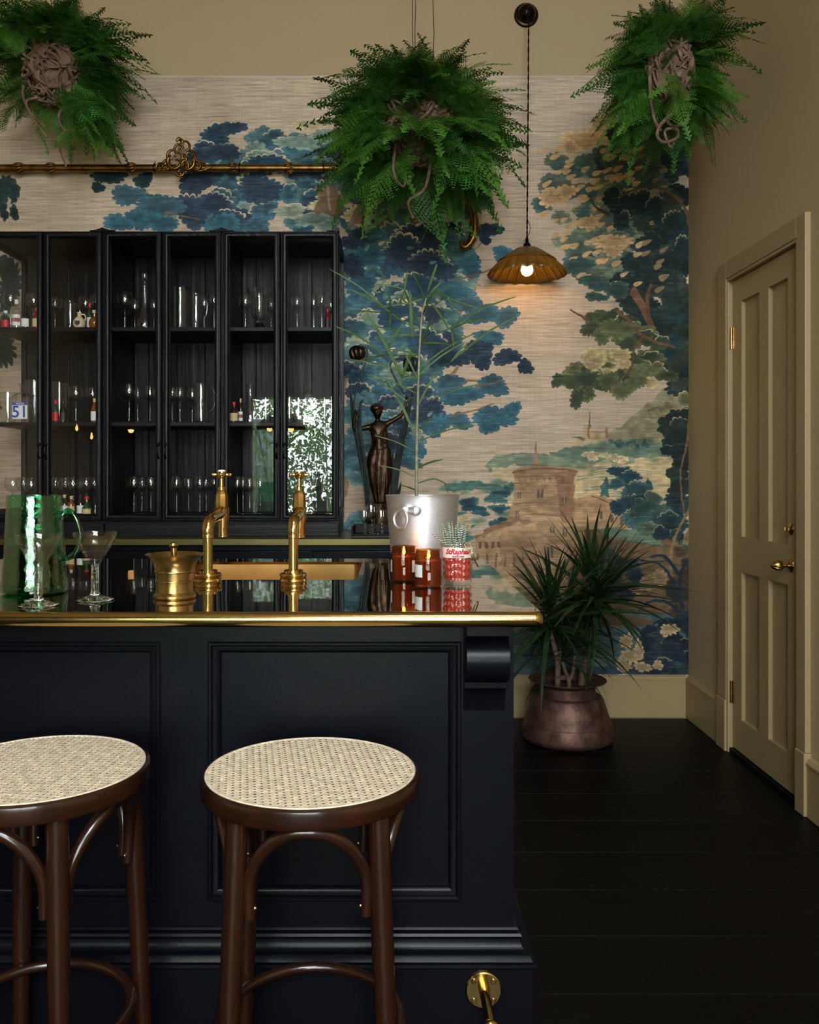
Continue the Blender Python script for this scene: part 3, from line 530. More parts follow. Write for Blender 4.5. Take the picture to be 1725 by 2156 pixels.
# door
CX = 1.451
tr = thing('trim_1', 'cream door casing with plinth blocks around the panelled door', 'door frame', (CX, DY0, 0), kind='structure')
for (y0, y1, z0, z1) in ((DY1, 3.86, .222, DH + .075), (3.042, DY0, .222, DH + .075), (DY0, DY1, DH, DH + .075)):
    MB().box(CX, RIGHT, y0, y1, z0, z1).build('casing', M['trim'], tr, bevel=.003)
for (y0, y1) in ((DY1, 3.864), (3.038, DY0)): MB().box(CX - .006, RIGHT, y0, y1, 0, .222).build('plinth_block', M['trim'], tr, bevel=.003)
m = MB().box(CX + .004, RIGHT + .12, DY1 - .012, DY1, 0, DH - .012).box(CX + .004, RIGHT + .12, DY0, DY0 + .012, 0, DH - .012).box(CX + .004, RIGHT + .12, DY0, DY1, DH - .012, DH)
m.build('jamb', M['trim'], tr, bevel=.002)
MB().box(CX + .01, RIGHT + .1, DY0 + .012, DY1 - .012, 0, .022).build('threshold', M['plank'], tr, bevel=.004)
dr = thing('door_1', 'cream four panel door with brass knob, closed', 'door', (1.476, DY0, 0), kind='structure')
DX = 1.476; D0, D1 = DY0 + .014, DY1 - .014
PAN = [(3.48, 3.655, .94, 1.935), (3.229, 3.395, .94, 1.935), (3.48, 3.655, .165, .79), (3.229, 3.395, .165, .79)]
m = MB()
for (y0, y1, z0, z1) in ((3.655, D1, .026, DH - .016), (3.395, 3.48, .026, DH - .016), (D0, 3.229, .026, DH - .016)): m.box(DX, DX + .04, y0, y1, z0, z1)
for (y0, y1) in ((3.48, 3.655), (3.229, 3.395)):
    for (z0, z1) in ((.026, .165), (.79, .94), (1.935, DH - .016)): m.box(DX, DX + .04, y0, y1, z0, z1)
m.build('door_frame', M['trim'], dr)
for (y0, y1, z0, z1) in PAN:
    MB().box(DX + .016, DX + .036, y0, y1, z0, z1).build('panel', M['trim'], dr)
def kprof(c, prof, name, par, mod=None, n=24): return MB().lathe(prof, n, c, mod, 'X').build(name, M['brassd'], par, 40)
kc = (DX, 3.2, .865)
kb = kprof(kc, [(0, -.078), (.004, -.077), (.010, -.070), (.017, -.058), (.0195, -.048), (.017, -.036), (.010, -.030), (.007, -.026), (.0065, -.016), (.011, -.013), (.0105, -.010), (.0105, 0)], 'door_knob', dr,
           lambda a, i, r, z: (r * (1 + (.07 * math.cos(10 * a) if 1 <= i <= 6 else 0)), z), 60)
kprof(kc, [(0, -.008), (.014, -.008), (.021, -.006), (.024, -.002), (.024, 0)], 'rosette', kb, lambda a, i, r, z: (r * (1 + .06 * math.cos(8 * a)), z), 48)
lk = kprof((DX, 3.2, 1.0), [(0, -.012), (.008, -.012), (.010, -.009), (.017, -.007), (.022, -.004), (.023, 0)], 'lock_rose', dr)
MB().box(DX - .026, DX - .010, 3.197, 3.203, .992, 1.008).build('thumb_turn', M['brassd'], lk, bevel=.002)
for z in (1.79, .262):
    h = MB().tube([(DX - .006, DY1 - .013, z - .047), (DX - .006, DY1 - .013, z + .047)], .0065, 10).box(DX - .002, DX + .001, DY1 - .034, DY1 - .013, z - .046, z + .046)
    h.build('hinge', M['brassd'], dr, 40)
# ------------------------------------------------------------------ the bar
HB, BX0, BXR, BF, BB = .93, -2.25, .2647, 1.88, 2.80    # worktop height, left, right end of body, front face, back of top
bar = thing('bar_counter', 'blue-black panelled bar counter with brass edged top and scroll bracket', 'bar counter', (-.9, BF, 0))
PW, PZ0, PZ1 = [(-.3956, .1473), (-1.0466, -.5037), (-1.6976, -1.1547)], .280, .836
m = MB(); d0 = BF + .03
edges = [BX0]
for a, b in sorted(PW): edges += [a, b]
edges.append(BXR)
for i in range(0, len(edges), 2): m.box(edges[i], edges[i + 1], BF, d0, .12, .9005)
for a, b in PW: m.box(a, b, BF, d0, .12, PZ0).box(a, b, BF, d0, PZ1, .9005)
m.box(BXR - .03, BXR, d0, BB - .06, .12, .9005).box(BX0, BX0 + .03, d0, BB - .06, .12, .9005).box(BX0 + .03, BXR - .03, BB - .09, BB - .06, .12, .9005)
m.build('body', M['bar'], bar)
def frame_mould(a, b, c, d, prof, name, par, m_):
    # mitred moulding round the opening a..b (x), c..d (z); profile gives (inset, y)
    mb = MB(); n = len(prof); vs = []
    for (ins, y) in prof: vs += [(a + ins, y, c + ins), (b - ins, y, c + ins), (b - ins, y, d - ins), (a + ins, y, d - ins)]
    mb.add(vs, [(4 * i + k, 4 * i + (k + 1) % 4, 4 * i + 4 + (k + 1) % 4, 4 * i + 4 + k) for i in range(n - 1) for k in range(4)])
    return mb.build(name, m_, par, 28)
for a, b in PW:
    pn = MB().box(a, b, BF + .016, BF + .026, PZ0, PZ1).build('panel', M['bar'], bar)
    prof = [(-.003, BF), (-.003, BF - .005), (.000, BF - .0075), (.004, BF - .0075), (.007, BF - .004), (.008, BF + .001)] + [(.008 + .016 * math.sin(t), BF + .001 + .013 * (1 - math.cos(t))) for t in [PI / 2 * k / 6 for k in range(1, 7)]] + [(.026, BF + .014), (.026, BF + .0162)]
    frame_mould(a, b, PZ0, PZ1, prof, 'panel_moulding', pn, M['bar'])
# plinth and its moulding
PJ = .038
m = MB().box(BX0 - PJ, BXR + PJ, BF - PJ, BF + .02, 0, .152).box(BXR, BXR + PJ, BF + .02, BB - .06, 0, .152).box(BX0 - PJ, BX0, BF + .02, BB - .06, 0, .152)
m.build('plinth', M['bar'], bar, bevel=.002)
prof = [(.0, .222), (.006, .222), (.009, .218), (.007, .213), (.013, .212), (.016, .207), (.013, .202), (.012, .200)] + [(.012 + .016 * (1 - math.cos(t)), .200 - .022 * math.sin(t)) for t in [PI / 2 * k / 6 for k in range(1, 7)]] + [(.031, .177), (.031, .173), (.036, .163), (.043, .161), (.044, .155), (.040, .151), (0, .151)]
m = MB(); path = [(BX0, BB - .06), (BX0, BF), (BXR, BF), (BXR, BB - .06)]; outs = [(-1, 0), (-1, -1), (1, -1), (1, 0)]; vs = []
for (x, y), (ox, oy) in zip(path, outs): vs += [(x + ox * o, y + oy * o, z) for (o, z) in prof]
n = len(prof); m.add(vs, [(k * n + i, k * n + i + 1, (k + 1) * n + i + 1, (k + 1) * n + i) for k in range(3) for i in range(n - 1)])
m.build('plinth_moulding', M['bar'], bar, 28)
# scroll bracket under the overhang
def corbel(x0, x1):
    p = [(BF, .899), (BF - .092, .899), (BF - .092, .8675), (BF - .078, .8655)]
    cz, cy_, r = .812, BF - .044, .049
    for k in range(19):
        a = math.radians(115 + 190 * k / 18); p.append((cy_ + r * math.cos(a) * 1.02, cz + r * math.sin(a)))
    p += [(BF - .034, .758), (BF - .034, .746)]
    for k in range(8): t = k / 7; p.append((BF - .030 + .026 * t ** .6 * 1.0, .744 - .052 * t))
    p += [(BF, .690)]
    return MB().prism(p, x0, x1)
corbel(.1555, .2445).build('scroll_bracket', M['bar'], bar, 35)
corbel(-2.2, -2.11).build('scroll_bracket', M['bar'], bar, 35)
# worktop with a hole for the sink
TX0, TX1, TF, TBK = BX0 - .04, .2945, 1.715, BB
SX0, SX1, SY0, SY1 = -.60, -.09, 2.235, 2.69
def rrect(x0, x1, y0, y1, r, k=5):
    out = []
    for (cx, cy_, a0) in ((x1 - r, y1 - r, 0), (x0 + r, y1 - r, 90), (x0 + r, y0 + r, 180), (x1 - r, y0 + r, 270)):
        for i in range(k + 1): a = math.radians(a0 + 90 * i / k); out.append((cx + r * math.cos(a), cy_ + r * math.sin(a)))
    return out
hole = rrect(SX0, SX1, SY0, SY1, .028)
bm = bmesh.new()
outer = [(TX0, TF), (TX1, TF), (TX1, TBK), (TX0, TBK)]
for z in (HB - .03, HB):
    lo = [bm.verts.new((x, y, z)) for x, y in outer]; lh = [bm.verts.new((x, y, z)) for x, y in hole]; ed = []
    for l in (lo, lh): ed += [bm.edges.new((l[i], l[(i + 1) % len(l)])) for i in range(len(l))]
    bmesh.ops.triangle_fill(bm, use_beauty=True, edges=ed)
    if z < HB: bot = (lo, lh)
for a, b in zip(bot, (lo, lh)):
    for i in range(len(a)): j = (i + 1) % len(a); bm.faces.new((a[i], a[j], b[j], b[i]))
bmesh.ops.recalc_face_normals(bm, faces=bm.faces)
me = bpy.data.meshes.new('worktop'); bm.to_mesh(me); bm.free()
top = thing('worktop', 'mirror-dark bar worktop with rounded brass front edge', 'worktop', (0, 0, HB))
for v in me.vertices: v.co.z -= HB
me.materials.append(M['top']); put('slab', me, top)
R = .0155; prof = [(TF + .0005, HB - .0003)] + [(TF - R * math.sin(t), HB - R + R * math.cos(t)) for t in [PI * k / 14 for k in range(15)]] + [(TF + .02, HB - 2 * R - .0002)]
m = MB().prism([(p[0], p[1]) for p in prof], TX0, TX1 - .012)
# rounded end
vs = []
for j in range(7):
    a = PI / 2 * j / 6
    for (y, z) in prof[1:-1]:
        q = TF - y; vs.append((TX1 - .012 + (q + .004) * math.sin(a) * .9, TF - q * math.cos(a), z))
n = len(prof) - 2; m.add(vs, [(j * n + i, j * n + i + 1, (j + 1) * n + i + 1, (j + 1) * n + i) for j in range(6) for i in range(n - 1)])
m.build('brass_edge', M['brass'], top, 40)
# sink
sk = thing('bar_sink', 'brass undermount sink let into the bar worktop behind the taps', 'sink', ((SX0 + SX1) / 2, (SY0 + SY1) / 2, HB - .2))
m = MB(); hz = [(0, HB - .031), (0.0, HB - .008), (.0008, HB - .008), (.0008, HB - .17), (.03, HB - .19), (.12, HB - .195)]; vs = []
rings = []
for ins, z in hz[2:]: rings.append([(x, y, z) for x, y in rrect(SX0 + ins, SX1 - ins, SY0 + ins, SY1 - ins, max(.01, .028 - ins * .1))])
k = len(rings[0])
for r_ in rings: vs += r_
fs = [(i * k + j, i * k + (j + 1) % k, (i + 1) * k + (j + 1) % k, (i + 1) * k + j) for i in range(len(rings) - 1) for j in range(k)] + [tuple(range((len(rings) - 1) * k, len(rings) * k))]
m.add(vs, fs).build('basin', M['sink'], sk, 40)
MB().lathe([(0, HB - .188), (.03, HB - .188), (.036, HB - .191), (.036, HB - .196)], 20, ((SX0 + SX1) / 2, (SY0 + SY1) / 2, 0)).build('drain', M['brassd'], sk, 40)
# taps
def tap(label, x, yb, lean, dx, dy):
    t = thing('pillar_tap', label, 'tap', (x, yb, HB), 'brass pillar taps on the bar')
    MB().lathe([(0, 0), (.034, 0), (.036, .004), (.034, .009), (.030, .010), (.034, .014), (.035, .018), (.033, .022), (.024, .024), (.024, .030), (.013, .031)], 28, (x, yb, HB)).build('base_collar', M['brass'], t, 35)
    zc = 1.052; MB().lathe([(.0122, .02), (.0122, zc - HB)], 24, (x, yb, HB)).build('column', M['brass'], t, 35)
    MB().lathe([(.0122, zc - HB - .012), (.0148, zc - HB - .011), (.0150, zc - HB - .004), (.0138, zc - HB), (.0138, zc - HB + .004), (.0122, zc - HB + .005)], 24, (x, yb, HB)).build('joint_ring', M['brass'], t, 35)
    ex, ey = x + dx, yb + dy
    pts = curve([(x, yb, zc - .004), (x, yb, zc + .014), (x + dx * .12, yb + dy * .12, zc + .032), (x + dx * .42, yb + dy * .42, zc + .040), (x + dx * .75, yb + dy * .75, zc + .044), (ex, ey, zc + .056)], 5)
    MB().tube(pts, [lerp(.0145, .0155, i / (len(pts) - 1)) for i in range(len(pts))], 16).build('elbow', M['brass'], t, 50)
    sp = MB().lathe([(0, zc + .062), (.0165, zc + .060), (.0165, zc + .030), (.0135, zc + .016), (.0130, zc - .012), (.0142, zc - .013), (.0142, zc - .018), (.010, zc - .018), (.010, zc + .01)], 20, (ex + dx * .10, ey + dy * .10, 0)).build('spout', M['brass'], t, 35)
    c = (ex, ey, 0); z = zc + .058
    MB().lathe([(.0150, z - .006), (.0188, z - .003), (.0188, z + .003), (.0155, z + .005)], 24, c).build('body_ring', M['brass'], t, 35)
    MB().lathe([(.0150, z), (.0172, z + .004), (.0172, z + .034), (.0155, z + .040), (.0118, z + .047), (.0102, z + .048), (.0102, z + .056), (.0080, z + .057)], 8, c).build('valve_body', M['brass'], t, 20)
    MB().lathe([(.0105, z + .050), (.0105, z + .058), (.0056, z + .060), (.0056, z + .082), (.0075, z + .084)], 16, c).build('valve_stem', M['brass'], t, 35)
    h = MB().lathe([(0, z + .080), (.0085, z + .081), (.0125, z + .086), (.0135, z + .092), (.0125, z + .098), (.0095, z + .100), (0, z + .100)], 20, c).build('cross_handle', M['brass'], t, 40)
    for k in range(4):
        a = lean + k * PI / 2; ca, sa = math.cos(a), math.sin(a); zz = z + .091
        m = MB().tube([(c[0] + ca * q, c[1] + sa * q, zz) for q in (.009, .013, .018, .0205)], [.0052, .0040, .0042, .0048], 10).sphere((c[0] + ca * .0225, c[1] + sa * .0225, zz), .0052, 10, 6)
        m.build('handle_arm', M['brass'], h, 50)
    MB().lathe([(0, z + .1045), (.008, z + .1035), (.0105, z + .1005), (.0105, z + .098)], 20, c).build('porcelain_cap', M['porcelain'], h, 40, label='white porcelain cap')
tap('brass pillar tap on the left, nearest the brass mortar', X(438, 2.19), 2.19, .12, .010, .125)
tap('brass pillar tap on the right, nearest the candle jars', X(618, 2.19), 2.19, .2, .004, .10)
# foot rail bracket
fb = thing('foot_rail_bracket', 'brass foot rail bracket screwed to the bar plinth', 'bracket', (.195, BF - PJ, .107))
fy = BF - PJ; fc = (.195, fy, .107)
MB().lathe([(0, -.006), (.036, -.006), (.0385, -.004), (.0385, 0)], 36, fc, axis='Y').build('flange', M['brass'], fb, 35)
for sx in (-1, 1):
    for sz in (-1, 1): MB().lathe([(0, -.0085), (.004, -.0085), (.0062, -.0062), (.0062, -.004)], 14, (fc[0] + sx * .0205, fy, fc[2] + sz * .0205), axis='Y').build('screw', M['brassd'], fb, 40)
pts = curve([(fc[0], fy - .004, fc[2] + .004), (fc[0], fy - .03, fc[2] + .004), (fc[0] + .002, fy - .07, fc[2] - .004), (fc[0] + .003, fy - .10, fc[2] - .013)], 5)
MB().tube(pts, [lerp(.0125, .0088, i / (len(pts) - 1)) for i in range(len(pts))], 16).build('arm', M['brass'], fb, 50)
MB().sphere((fc[0] + .003, fy - .106, fc[2] - .016), (.018, .012, .018), 16, 10).build('rail_collar', M['brass'], fb, 60)
# ------------------------------------------------------------------ bar stools
CR, OR, SZ = .195, .2035, .65
def stool_meshes():
    g = {}
    g['seat_ring'] = (MB().lathe([(CR - .004, -.004), (CR, .000), (CR + .003, .0005), (OR - .001, -.003), (OR, -.008), (OR, -.030), (OR - .003, -.035), (CR - .03, -.036), (CR - .03, -.014), (CR - .004, -.010), (CR - .004, -.004)], 64), M['wood'], 35)
    g['cane_band'] = (MB().lathe([(CR + .001, -.001), (CR - .001, .0016), (CR - .005, .0016), (CR - .0065, -.001)], 64), M['cane'], 40)
    m = MB(); p = .0125; n = int(CR / p) + 1; w = .0021
    def strip(c, ang, z, wid):
        ca, sa = math.cos(ang), math.sin(ang); 
        if abs(c) >= CR - .004: return
        h = math.sqrt((CR - .003) ** 2 - c * c); vs = []
        for zz in (z, z + .0007):
            for (s_, t_) in ((-h, c - wid / 2), (h, c - wid / 2), (h, c + wid / 2), (-h, c + wid / 2)): vs.append((ca * s_ - sa * t_, sa * s_ + ca * t_, zz))
        m.add(vs, [(4, 5, 6, 7), (0, 3, 2, 1), (0, 1, 5, 4), (3, 7, 6, 2)])
    for i in range(-n, n + 1):
        for e in (-.0017, .0017):
            strip(i * p + e, .12, -.0016, .0024); strip(i * p + e, .12 + PI / 2, -.0009, .0024)
    q = p / math.sqrt(2)
    for i in range(-int(CR / q) - 1, int(CR / q) + 2):
        strip(i * q, .12 + PI / 4, -.0003, .0026); strip(i * q, .12 + 3 * PI / 4, .0003, .0026)
    g['cane_seat'] = (m, M['cane'], None)
    return g
SG = {k: (v[0].mesh(k, v[1], v[2], weld=(k != 'cane_seat')), v[1]) for k, v in stool_meshes().items()}
LA = [math.radians(45 + 90 * k) for k in range(4)]
def leg_pt(a, z):
    t = (SZ - .03 - z) / (SZ - .03); r = .172 + .030 * t; return (r * math.cos(a), r * math.sin(a), z)
def stool(label, x, y, rot):
    t = thing('bar_stool', label, 'stool', (x, y, 0), 'cane seat bar stools at the bar', rot)
    for k in SG:
        o = put(k, SG[k][0], t, loc=(0, 0, SZ))
        if k == 'cane_seat': o['kind'] = 'stuff'
    for a in LA:
        zs = [SZ - .034, .5, .3, .1, 0.0]; MB().tube([leg_pt(a, z) for z in zs], [.0195, .0195, .0185, .0165, .015], 14).build('leg', M['wood'], t, 50, off=(0, 0, 0))
    for k in range(4):
        a, b = LA[k], LA[(k + 1) % 4]; mid = (a + b) / 2 if k < 3 else a + PI / 4
        pa, pb = Vector(leg_pt(a, .46)), Vector(leg_pt(b, .46)); out = Vector((math.cos(mid), math.sin(mid), 0)); side = (pb - pa).normalized()
        pts = []; sh = .019
        A = pa + side * (sh + .008); B = pb - side * (sh + .008)
        key = [A + Vector((0, 0, -.02)), A + Vector((0, 0, .045)) + out * .004, A.lerp(B, .10) + Vector((0, 0, .095)) + out * .018, A.lerp(B, .28) + Vector((0, 0, .131)) + out * .034, A.lerp(B, .5) + Vector((0, 0, .1415)) + out * .040,
               A.lerp(B, .72) + Vector((0, 0, .131)) + out * .034, A.lerp(B, .90) + Vector((0, 0, .095)) + out * .018, B + Vector((0, 0, .045)) + out * .004, B + Vector((0, 0, -.02))]
        pts = curve(key, 5); arch = MB().tube(pts, [.0095 + .0025 * math.sin(PI * i / (len(pts) - 1)) for i in range(len(pts))], 12).build('bentwood_arch', M['wood'], t, 60, off=(0, 0, 0))
        for q, s in ((A, 1), (B, -1)): MB().sphere(q + side * (s * .0095) + Vector((0, 0, -.004)), (.0042, .0042, .0042), 8, 6).build('screw', M['brassd'], arch, 60, off=(0, 0, 0))
    n = 40; rr_ = .168
    MB().tube([(rr_ * math.cos(2 * PI * k / n), rr_ * math.sin(2 * PI * k / n), .185) for k in range(n + 1)], .0105, 12, False).build('foot_ring', M['wood'], t, 60, off=(0, 0, 0))
    return t
stool('cane seat bar stool wholly in view before the right bar panel', X(655, 1.62), 1.62, math.radians(3))
stool('cane seat bar stool cut off by the left picture edge', X(86, 1.645), 1.635, math.radians(-13))
# ------------------------------------------------------------------ counter along the back wall
BC0, BC1, BCF = -3.0, .2, 3.67
bc = thing('back_counter', 'low black back counter with brass edge below the glazed cabinets', 'counter', (-1.2, BCF, 0))
MB().box(BC0, BC1 - .02, BCF + .05, BACK - .0225, 0, .902).build('carcass', M['bar'], bc)
MB().box(BC0, BC1, BCF, BACK - .0035, .902, HB - .001).build('brass_top', M['brassg'], bc, bevel=.0015)
MB().box(BC0, BC1 - .02, BCF + .028, BCF + .05, .878, .902).build('top_rail', M['bar'], bc)
xx0 = BC0 + .02
while xx0 < BC1 - .4:
    x1 = xx0 + .525; f = MB(); y0, y1 = BCF + .03, BCF + .05; t = .06
    for q in ((xx0, xx0 + t, .06, .874), (x1 - t, x1, .06, .874), (xx0 + t, x1 - t, .06, .12), (xx0 + t, x1 - t, .814, .874)): f.box(q[0], q[1], y0, y1, q[2], q[3])
    d_ = f.build('door', M['bar'], bc, bevel=.002); MB().box(xx0 + t, x1 - t, y0 + .011, y1 - .002, .12, .814).build('panel', M['bar'], d_)
    xx0 = x1 + .004
# ------------------------------------------------------------------ glazed cabinets
CF, CB = 3.865, 4.265; ZB, ZT = .995, 2.284
UNITS = [(-1.811, -1.2835, 'left'), (-1.2825, -.7555, 'middle'), (-.7545, -.234, 'right')]
SH = {'bottom': 1.019, 'middle': 1.437, 'top': 1.863}
def cabinet(x0, x1, nm, glass_l, glass_r):
    t = thing('display_cabinet', {'left': 'leftmost black glazed cabinet, with the blue and white numbered bottle inside', 'middle': 'middle black glazed cabinet, with the ball stoppered decanter inside', 'right': 'rightmost black glazed cabinet, mirroring the bright window'}[nm], 'cabinet', ((x0 + x1) / 2, CF, HB), 'glazed cabinets on the back counter')
    bx = MB().box(x0 + .003, x1 - .003, CF, CB, HB - .001, ZB - .002)
    bx.build('base_board', M['cabx'], t, bevel=.002)
    MB().box(x0, x1, CF, CB, ZB - .002, SH['bottom']).build('cabinet_floor', M['cabx'], t)
    MB().box(x0, x1, CF, CB, ZT - .022, ZT).build('cabinet_top', M['cabx'], t)
    for (a, b, gl) in ((x0, x0 + .02, glass_l), (x1 - .02, x1, glass_r)):
        if gl:
            m = MB()
            for q in ((CF, CF + .03, SH['bottom'], ZT - .022), (CB - .03, CB, SH['bottom'], ZT - .022), (CF + .03, CB - .03, SH['bottom'], SH['bottom'] + .025), (CF + .03, CB - .03, ZT - .047, ZT - .022)): m.box(a, b, *q)
            o = m.build('side_frame', M['cab'], t, bevel=.003); MB().box(a + .008, a + .011, CF + .03, CB - .03, SH['bottom'] + .025, ZT - .047).build('side_pane', M['pane'], o)
        else: MB().box(a, b, CF, CB, SH['bottom'], ZT - .022).build('side_panel', M['cab'], t)
    n = 4; w = (x1 - x0 - .04) / 3.5; xa = x0 + .02
    for k in range(n):
        xb = min(xa + (w / 2 if k == 0 else w), x1 - .02); MB().box(xa + .0012, xb - .0012, CB - .016, CB, SH['bottom'], ZT - .022).build('back_board', M['cab'], t, bevel=.002); xa = xb
    for k in ('middle', 'top'): MB().box(x0 + .021, x1 - .021, CF + .022, CB - .018, SH[k] - .018, SH[k]).build('shelf', M['cabx'], t, bevel=.0015)
    # up-curved tips at the corners
    for (cx, s) in ((x0, 1), (x1, -1)):
        tip = [(cx + s * q, ZT + .013 * (1 - q / .055) ** 2) for q in (0, .01, .02, .035, .055)] + [(cx + s * .055, ZT - .004), (cx, ZT - .004)]
        MB().prism(tip, CF - .026, CF + .03, 'Y').build('corner_tip', M['cab'], t, 40)
        ft = [(cx + s * q, ZB - .004 - .010 * (1 - q / .045) ** 2) for q in (0, .012, .025, .045)] + [(cx + s * .045, ZB), (cx, ZB)]
        MB().prism(ft, CF - .012, CF, 'Y').build('corner_foot', M['cab'], t, 40)
    mid = (x0 + x1) / 2; s = .029
    for (a, b, hx) in ((x0 + .003, mid - .002, mid - .016), (mid + .002, x1 - .003, mid + .016)):
        z0, z1 = ZB + .002, ZT - .003
        prof = [(0, CF - .001), (0, CF - .018), (.003, CF - .022)] + [(.006 + .018 * (1 - math.cos(q)) / 2, CF - .022 - .0045 * math.sin(q)) for q in [PI * k / 6 for k in range(7)]] + [(.026, CF - .020), (s, CF - .013), (s, CF - .001)]
        d_ = frame_mould(a, b, z0, z1, prof, 'door', M['cab'] and t, M['cab'])
        MB().box(a + s - .003, b - s + .003, CF - .0095, CF - .0065, z0 + s - .003, z1 - s + .003).build('pane', M['pane'], d_)
        hz = Z(950, CF); m = MB().tube(curve([(hx, CF - .024, hz + .030), (hx, CF - .040, hz + .020), (hx, CF - .043, hz), (hx, CF - .040, hz - .020), (hx, CF - .024, hz - .030)], 4), .0042, 8).sphere((hx, CF - .026, hz + .030), .008, 10, 6).sphere((hx, CF - .026, hz - .030), .0065, 10, 6)
        m.build('handle', M['iron'], d_, 60)
    return t
cabinet(*UNITS[0], True, False); cabinet(*UNITS[1], False, False); cabinet(*UNITS[2], False, True)
# ------------------------------------------------------------------ glassware and miniatures on the shelves
SKIN = .0008
GP = {'wine': ([(0, .1), (.012, .103), (.026, .112), (.034, .126), (.036, .140), (.034, .155), (.030, .170)], [(.029, 0), (.0285, .0015), (.012, .004), (.0042, .010), (.0036, .05), (.0040, .092), (.008, .1), (0, .101)]),
      'tulip': ([(0, .1), (.010, .103), (.021, .113), (.027, .128), (.028, .145), (.026, .165)], [(.028, 0), (.0275, .0015), (.010, .004), (.0040, .012), (.0036, .06), (.0045, .094), (.008, .1), (0, .101)]),
      'coupe': ([(0, .108), (.012, .110), (.028, .118), (.038, .132), (.041, .146)], [(.030, 0), (.029, .0015), (.010, .004), (.0036, .012), (.0034, .06), (.004, .1), (.008, .108), (0, .109)]),
      'tumbler': ([(0, .004), (.024, .004), (.027, .012), (.029, .05), (.031, .085)], [(0, 0), (.024, 0), (.0255, .003), (.0255, .006), (0, .0065)]),
      'tall': ([(0, .004), (.028, .004), (.031, .012), (.033, .09), (.036, .19)], [(0, 0), (.029, 0), (.031, .003), (.031, .009), (0, .0095)])}
GM = {k: (MB().lathe(b, 26).mesh('bowl', M['glass'], 50), MB().lathe(s, 18).mesh('stem', M['glass'], 50)) for k, (b, s) in GP.items()}
def glass_item(name, kind, label, cat, px, shelf, d, scale=1.0, group=None, wide=1.0):
    t = thing(name, label, cat, (X(px, d), d, SH[shelf]), group); t.scale = (scale * wide, scale * wide, scale)
    put('bowl', GM[kind][0], t); put('stem' if kind not in ('tumbler', 'tall') else 'base', GM[kind][1], t)
    return t
ORD = ['first', 'second', 'third', 'fourth', 'fifth', 'sixth', 'seventh', 'eighth', 'ninth', 'tenth']
ROWS = {('top', 'left'): [(22, 3.97, 1.02, 'wine'), (71, 3.98, .98, 'wine'), (116, 4.03, .95, 'wine'), (180, 4.02, .95, 'wine'), (203, 4.0, .97, 'wine')],
        ('top', 'middle'): [(263, 3.97, 1.0, 'wine'), (284, 4.10, .95, 'wine'), (324, 4.08, .95, 'wine'), (430, 4.04, .97, 'wine'), (451, 3.98, .98, 'wine')],
        ('top', 'right'): [(517, 3.98, .95, 'wine'), (571, 4.06, .95, 'wine'), (626, 3.98, .93, 'wine'), (661, 4.0, .95, 'wine'), (678, 3.97, .97, 'wine'), (697, 4.06, .95, 'wine')],
        ('middle', 'left'): [(160, 3.99, 1.0, 'wine'), (195, 4.0, .98, 'wine')],
        ('middle', 'middle'): [(272, 3.97, 1.05, 'wine'), (290, 4.05, 1.0, 'wine'), (316, 3.98, 1.0, 'wine'), (331, 4.07, 1.0, 'wine'), (363, 4.0, .98, 'wine'), (379, 4.0, .98, 'wine'), (405, 4.05, .98, 'wine')],
        ('bottom', 'left'): [(27, 3.97, 1.0, 'wine'), (50, 4.05, 1.0, 'wine'), (66, 3.98, .98, 'wine'), (117, 4.05, 1.0, 'wine'), (138, 4.08, .98, 'wine'), (154, 4.01, 1.0, 'wine'), (182, 4.02, 1.0, 'wine'), (199, 4.06, 1.0, 'wine')],
        ('bottom', 'middle'): [(282, 3.97, 1.03, 'wine'), (299, 4.08, 1.0, 'wine'), (318, 4.0, 1.02, 'tulip'), (372, 3.97, 1.03, 'wine'), (397, 4.02, 1.0, 'tulip'), (421, 3.97, 1.03, 'wine'), (434, 4.05, 1.03, 'wine'), (452, 4.0, 1.0, 'tulip')],
        ('bottom', 'right'): [(500, 3.98, 1.02, 'wine'), (512, 4.06, 1.0, 'wine'), (526, 4.02, 1.0, 'tulip'), (548, 4.06, .98, 'wine'), (641, 4.05, .98, 'wine'), (666, 3.98, 1.0, 'coupe'), (689, 3.99, .9, 'coupe')]}
for (sh, un), row in ROWS.items():
    for i, (px_, d, s, kd) in enumerate(row):
        nm = {'wine': 'wine_glass', 'tulip': 'tulip_glass', 'coupe': 'coupe_glass'}[kd]
        glass_item(nm, kd, f"{ORD[i]} stemmed glass from the left on the {sh} shelf of the {un} cabinet", 'glass', px_, sh, d, s, f"stemmed glasses on the {sh} cabinet shelf")
glass_item('highball_glass', 'tall', 'tall clear tumbler behind the blue and white numbered bottle', 'glass', 73, 'middle', 4.10, 1.10)
glass_item('tumbler', 'tumbler', 'short clear tumbler left of the blue and white numbered bottle', 'glass', 17, 'middle', 4.0, 1.7, wide=.7)
glass_item('highball_glass', 'tall', 'tall clear tumbler behind the miniatures on the middle shelf, left cabinet', 'glass', 125, 'middle', 4.08, 1.05, wide=.95)
for i, (px_, d) in enumerate([(560, 4.05), (581, 4.1), (610, 4.0), (629, 4.05), (684, 4.05), (699, 4.0)]):
    glass_item('tumbler', 'tumbler', f"{ORD[i]} short tumbler from the left, middle shelf of the right cabinet", 'glass', px_, 'middle', d, 1.45, 'tumblers on the middle shelf', .75)
def lathe_thing(name, label, cat, px, shelf, d, parts, group=None, n=28):
    t = thing(name, label, cat, (X(px, d), d, SH[shelf]), group)
    for (pn, prof, m_, *r) in parts: MB().lathe(prof, n, mod=r[0] if r else None).build(pn, m_, t, 40, off=(0, 0, 0))
    return t
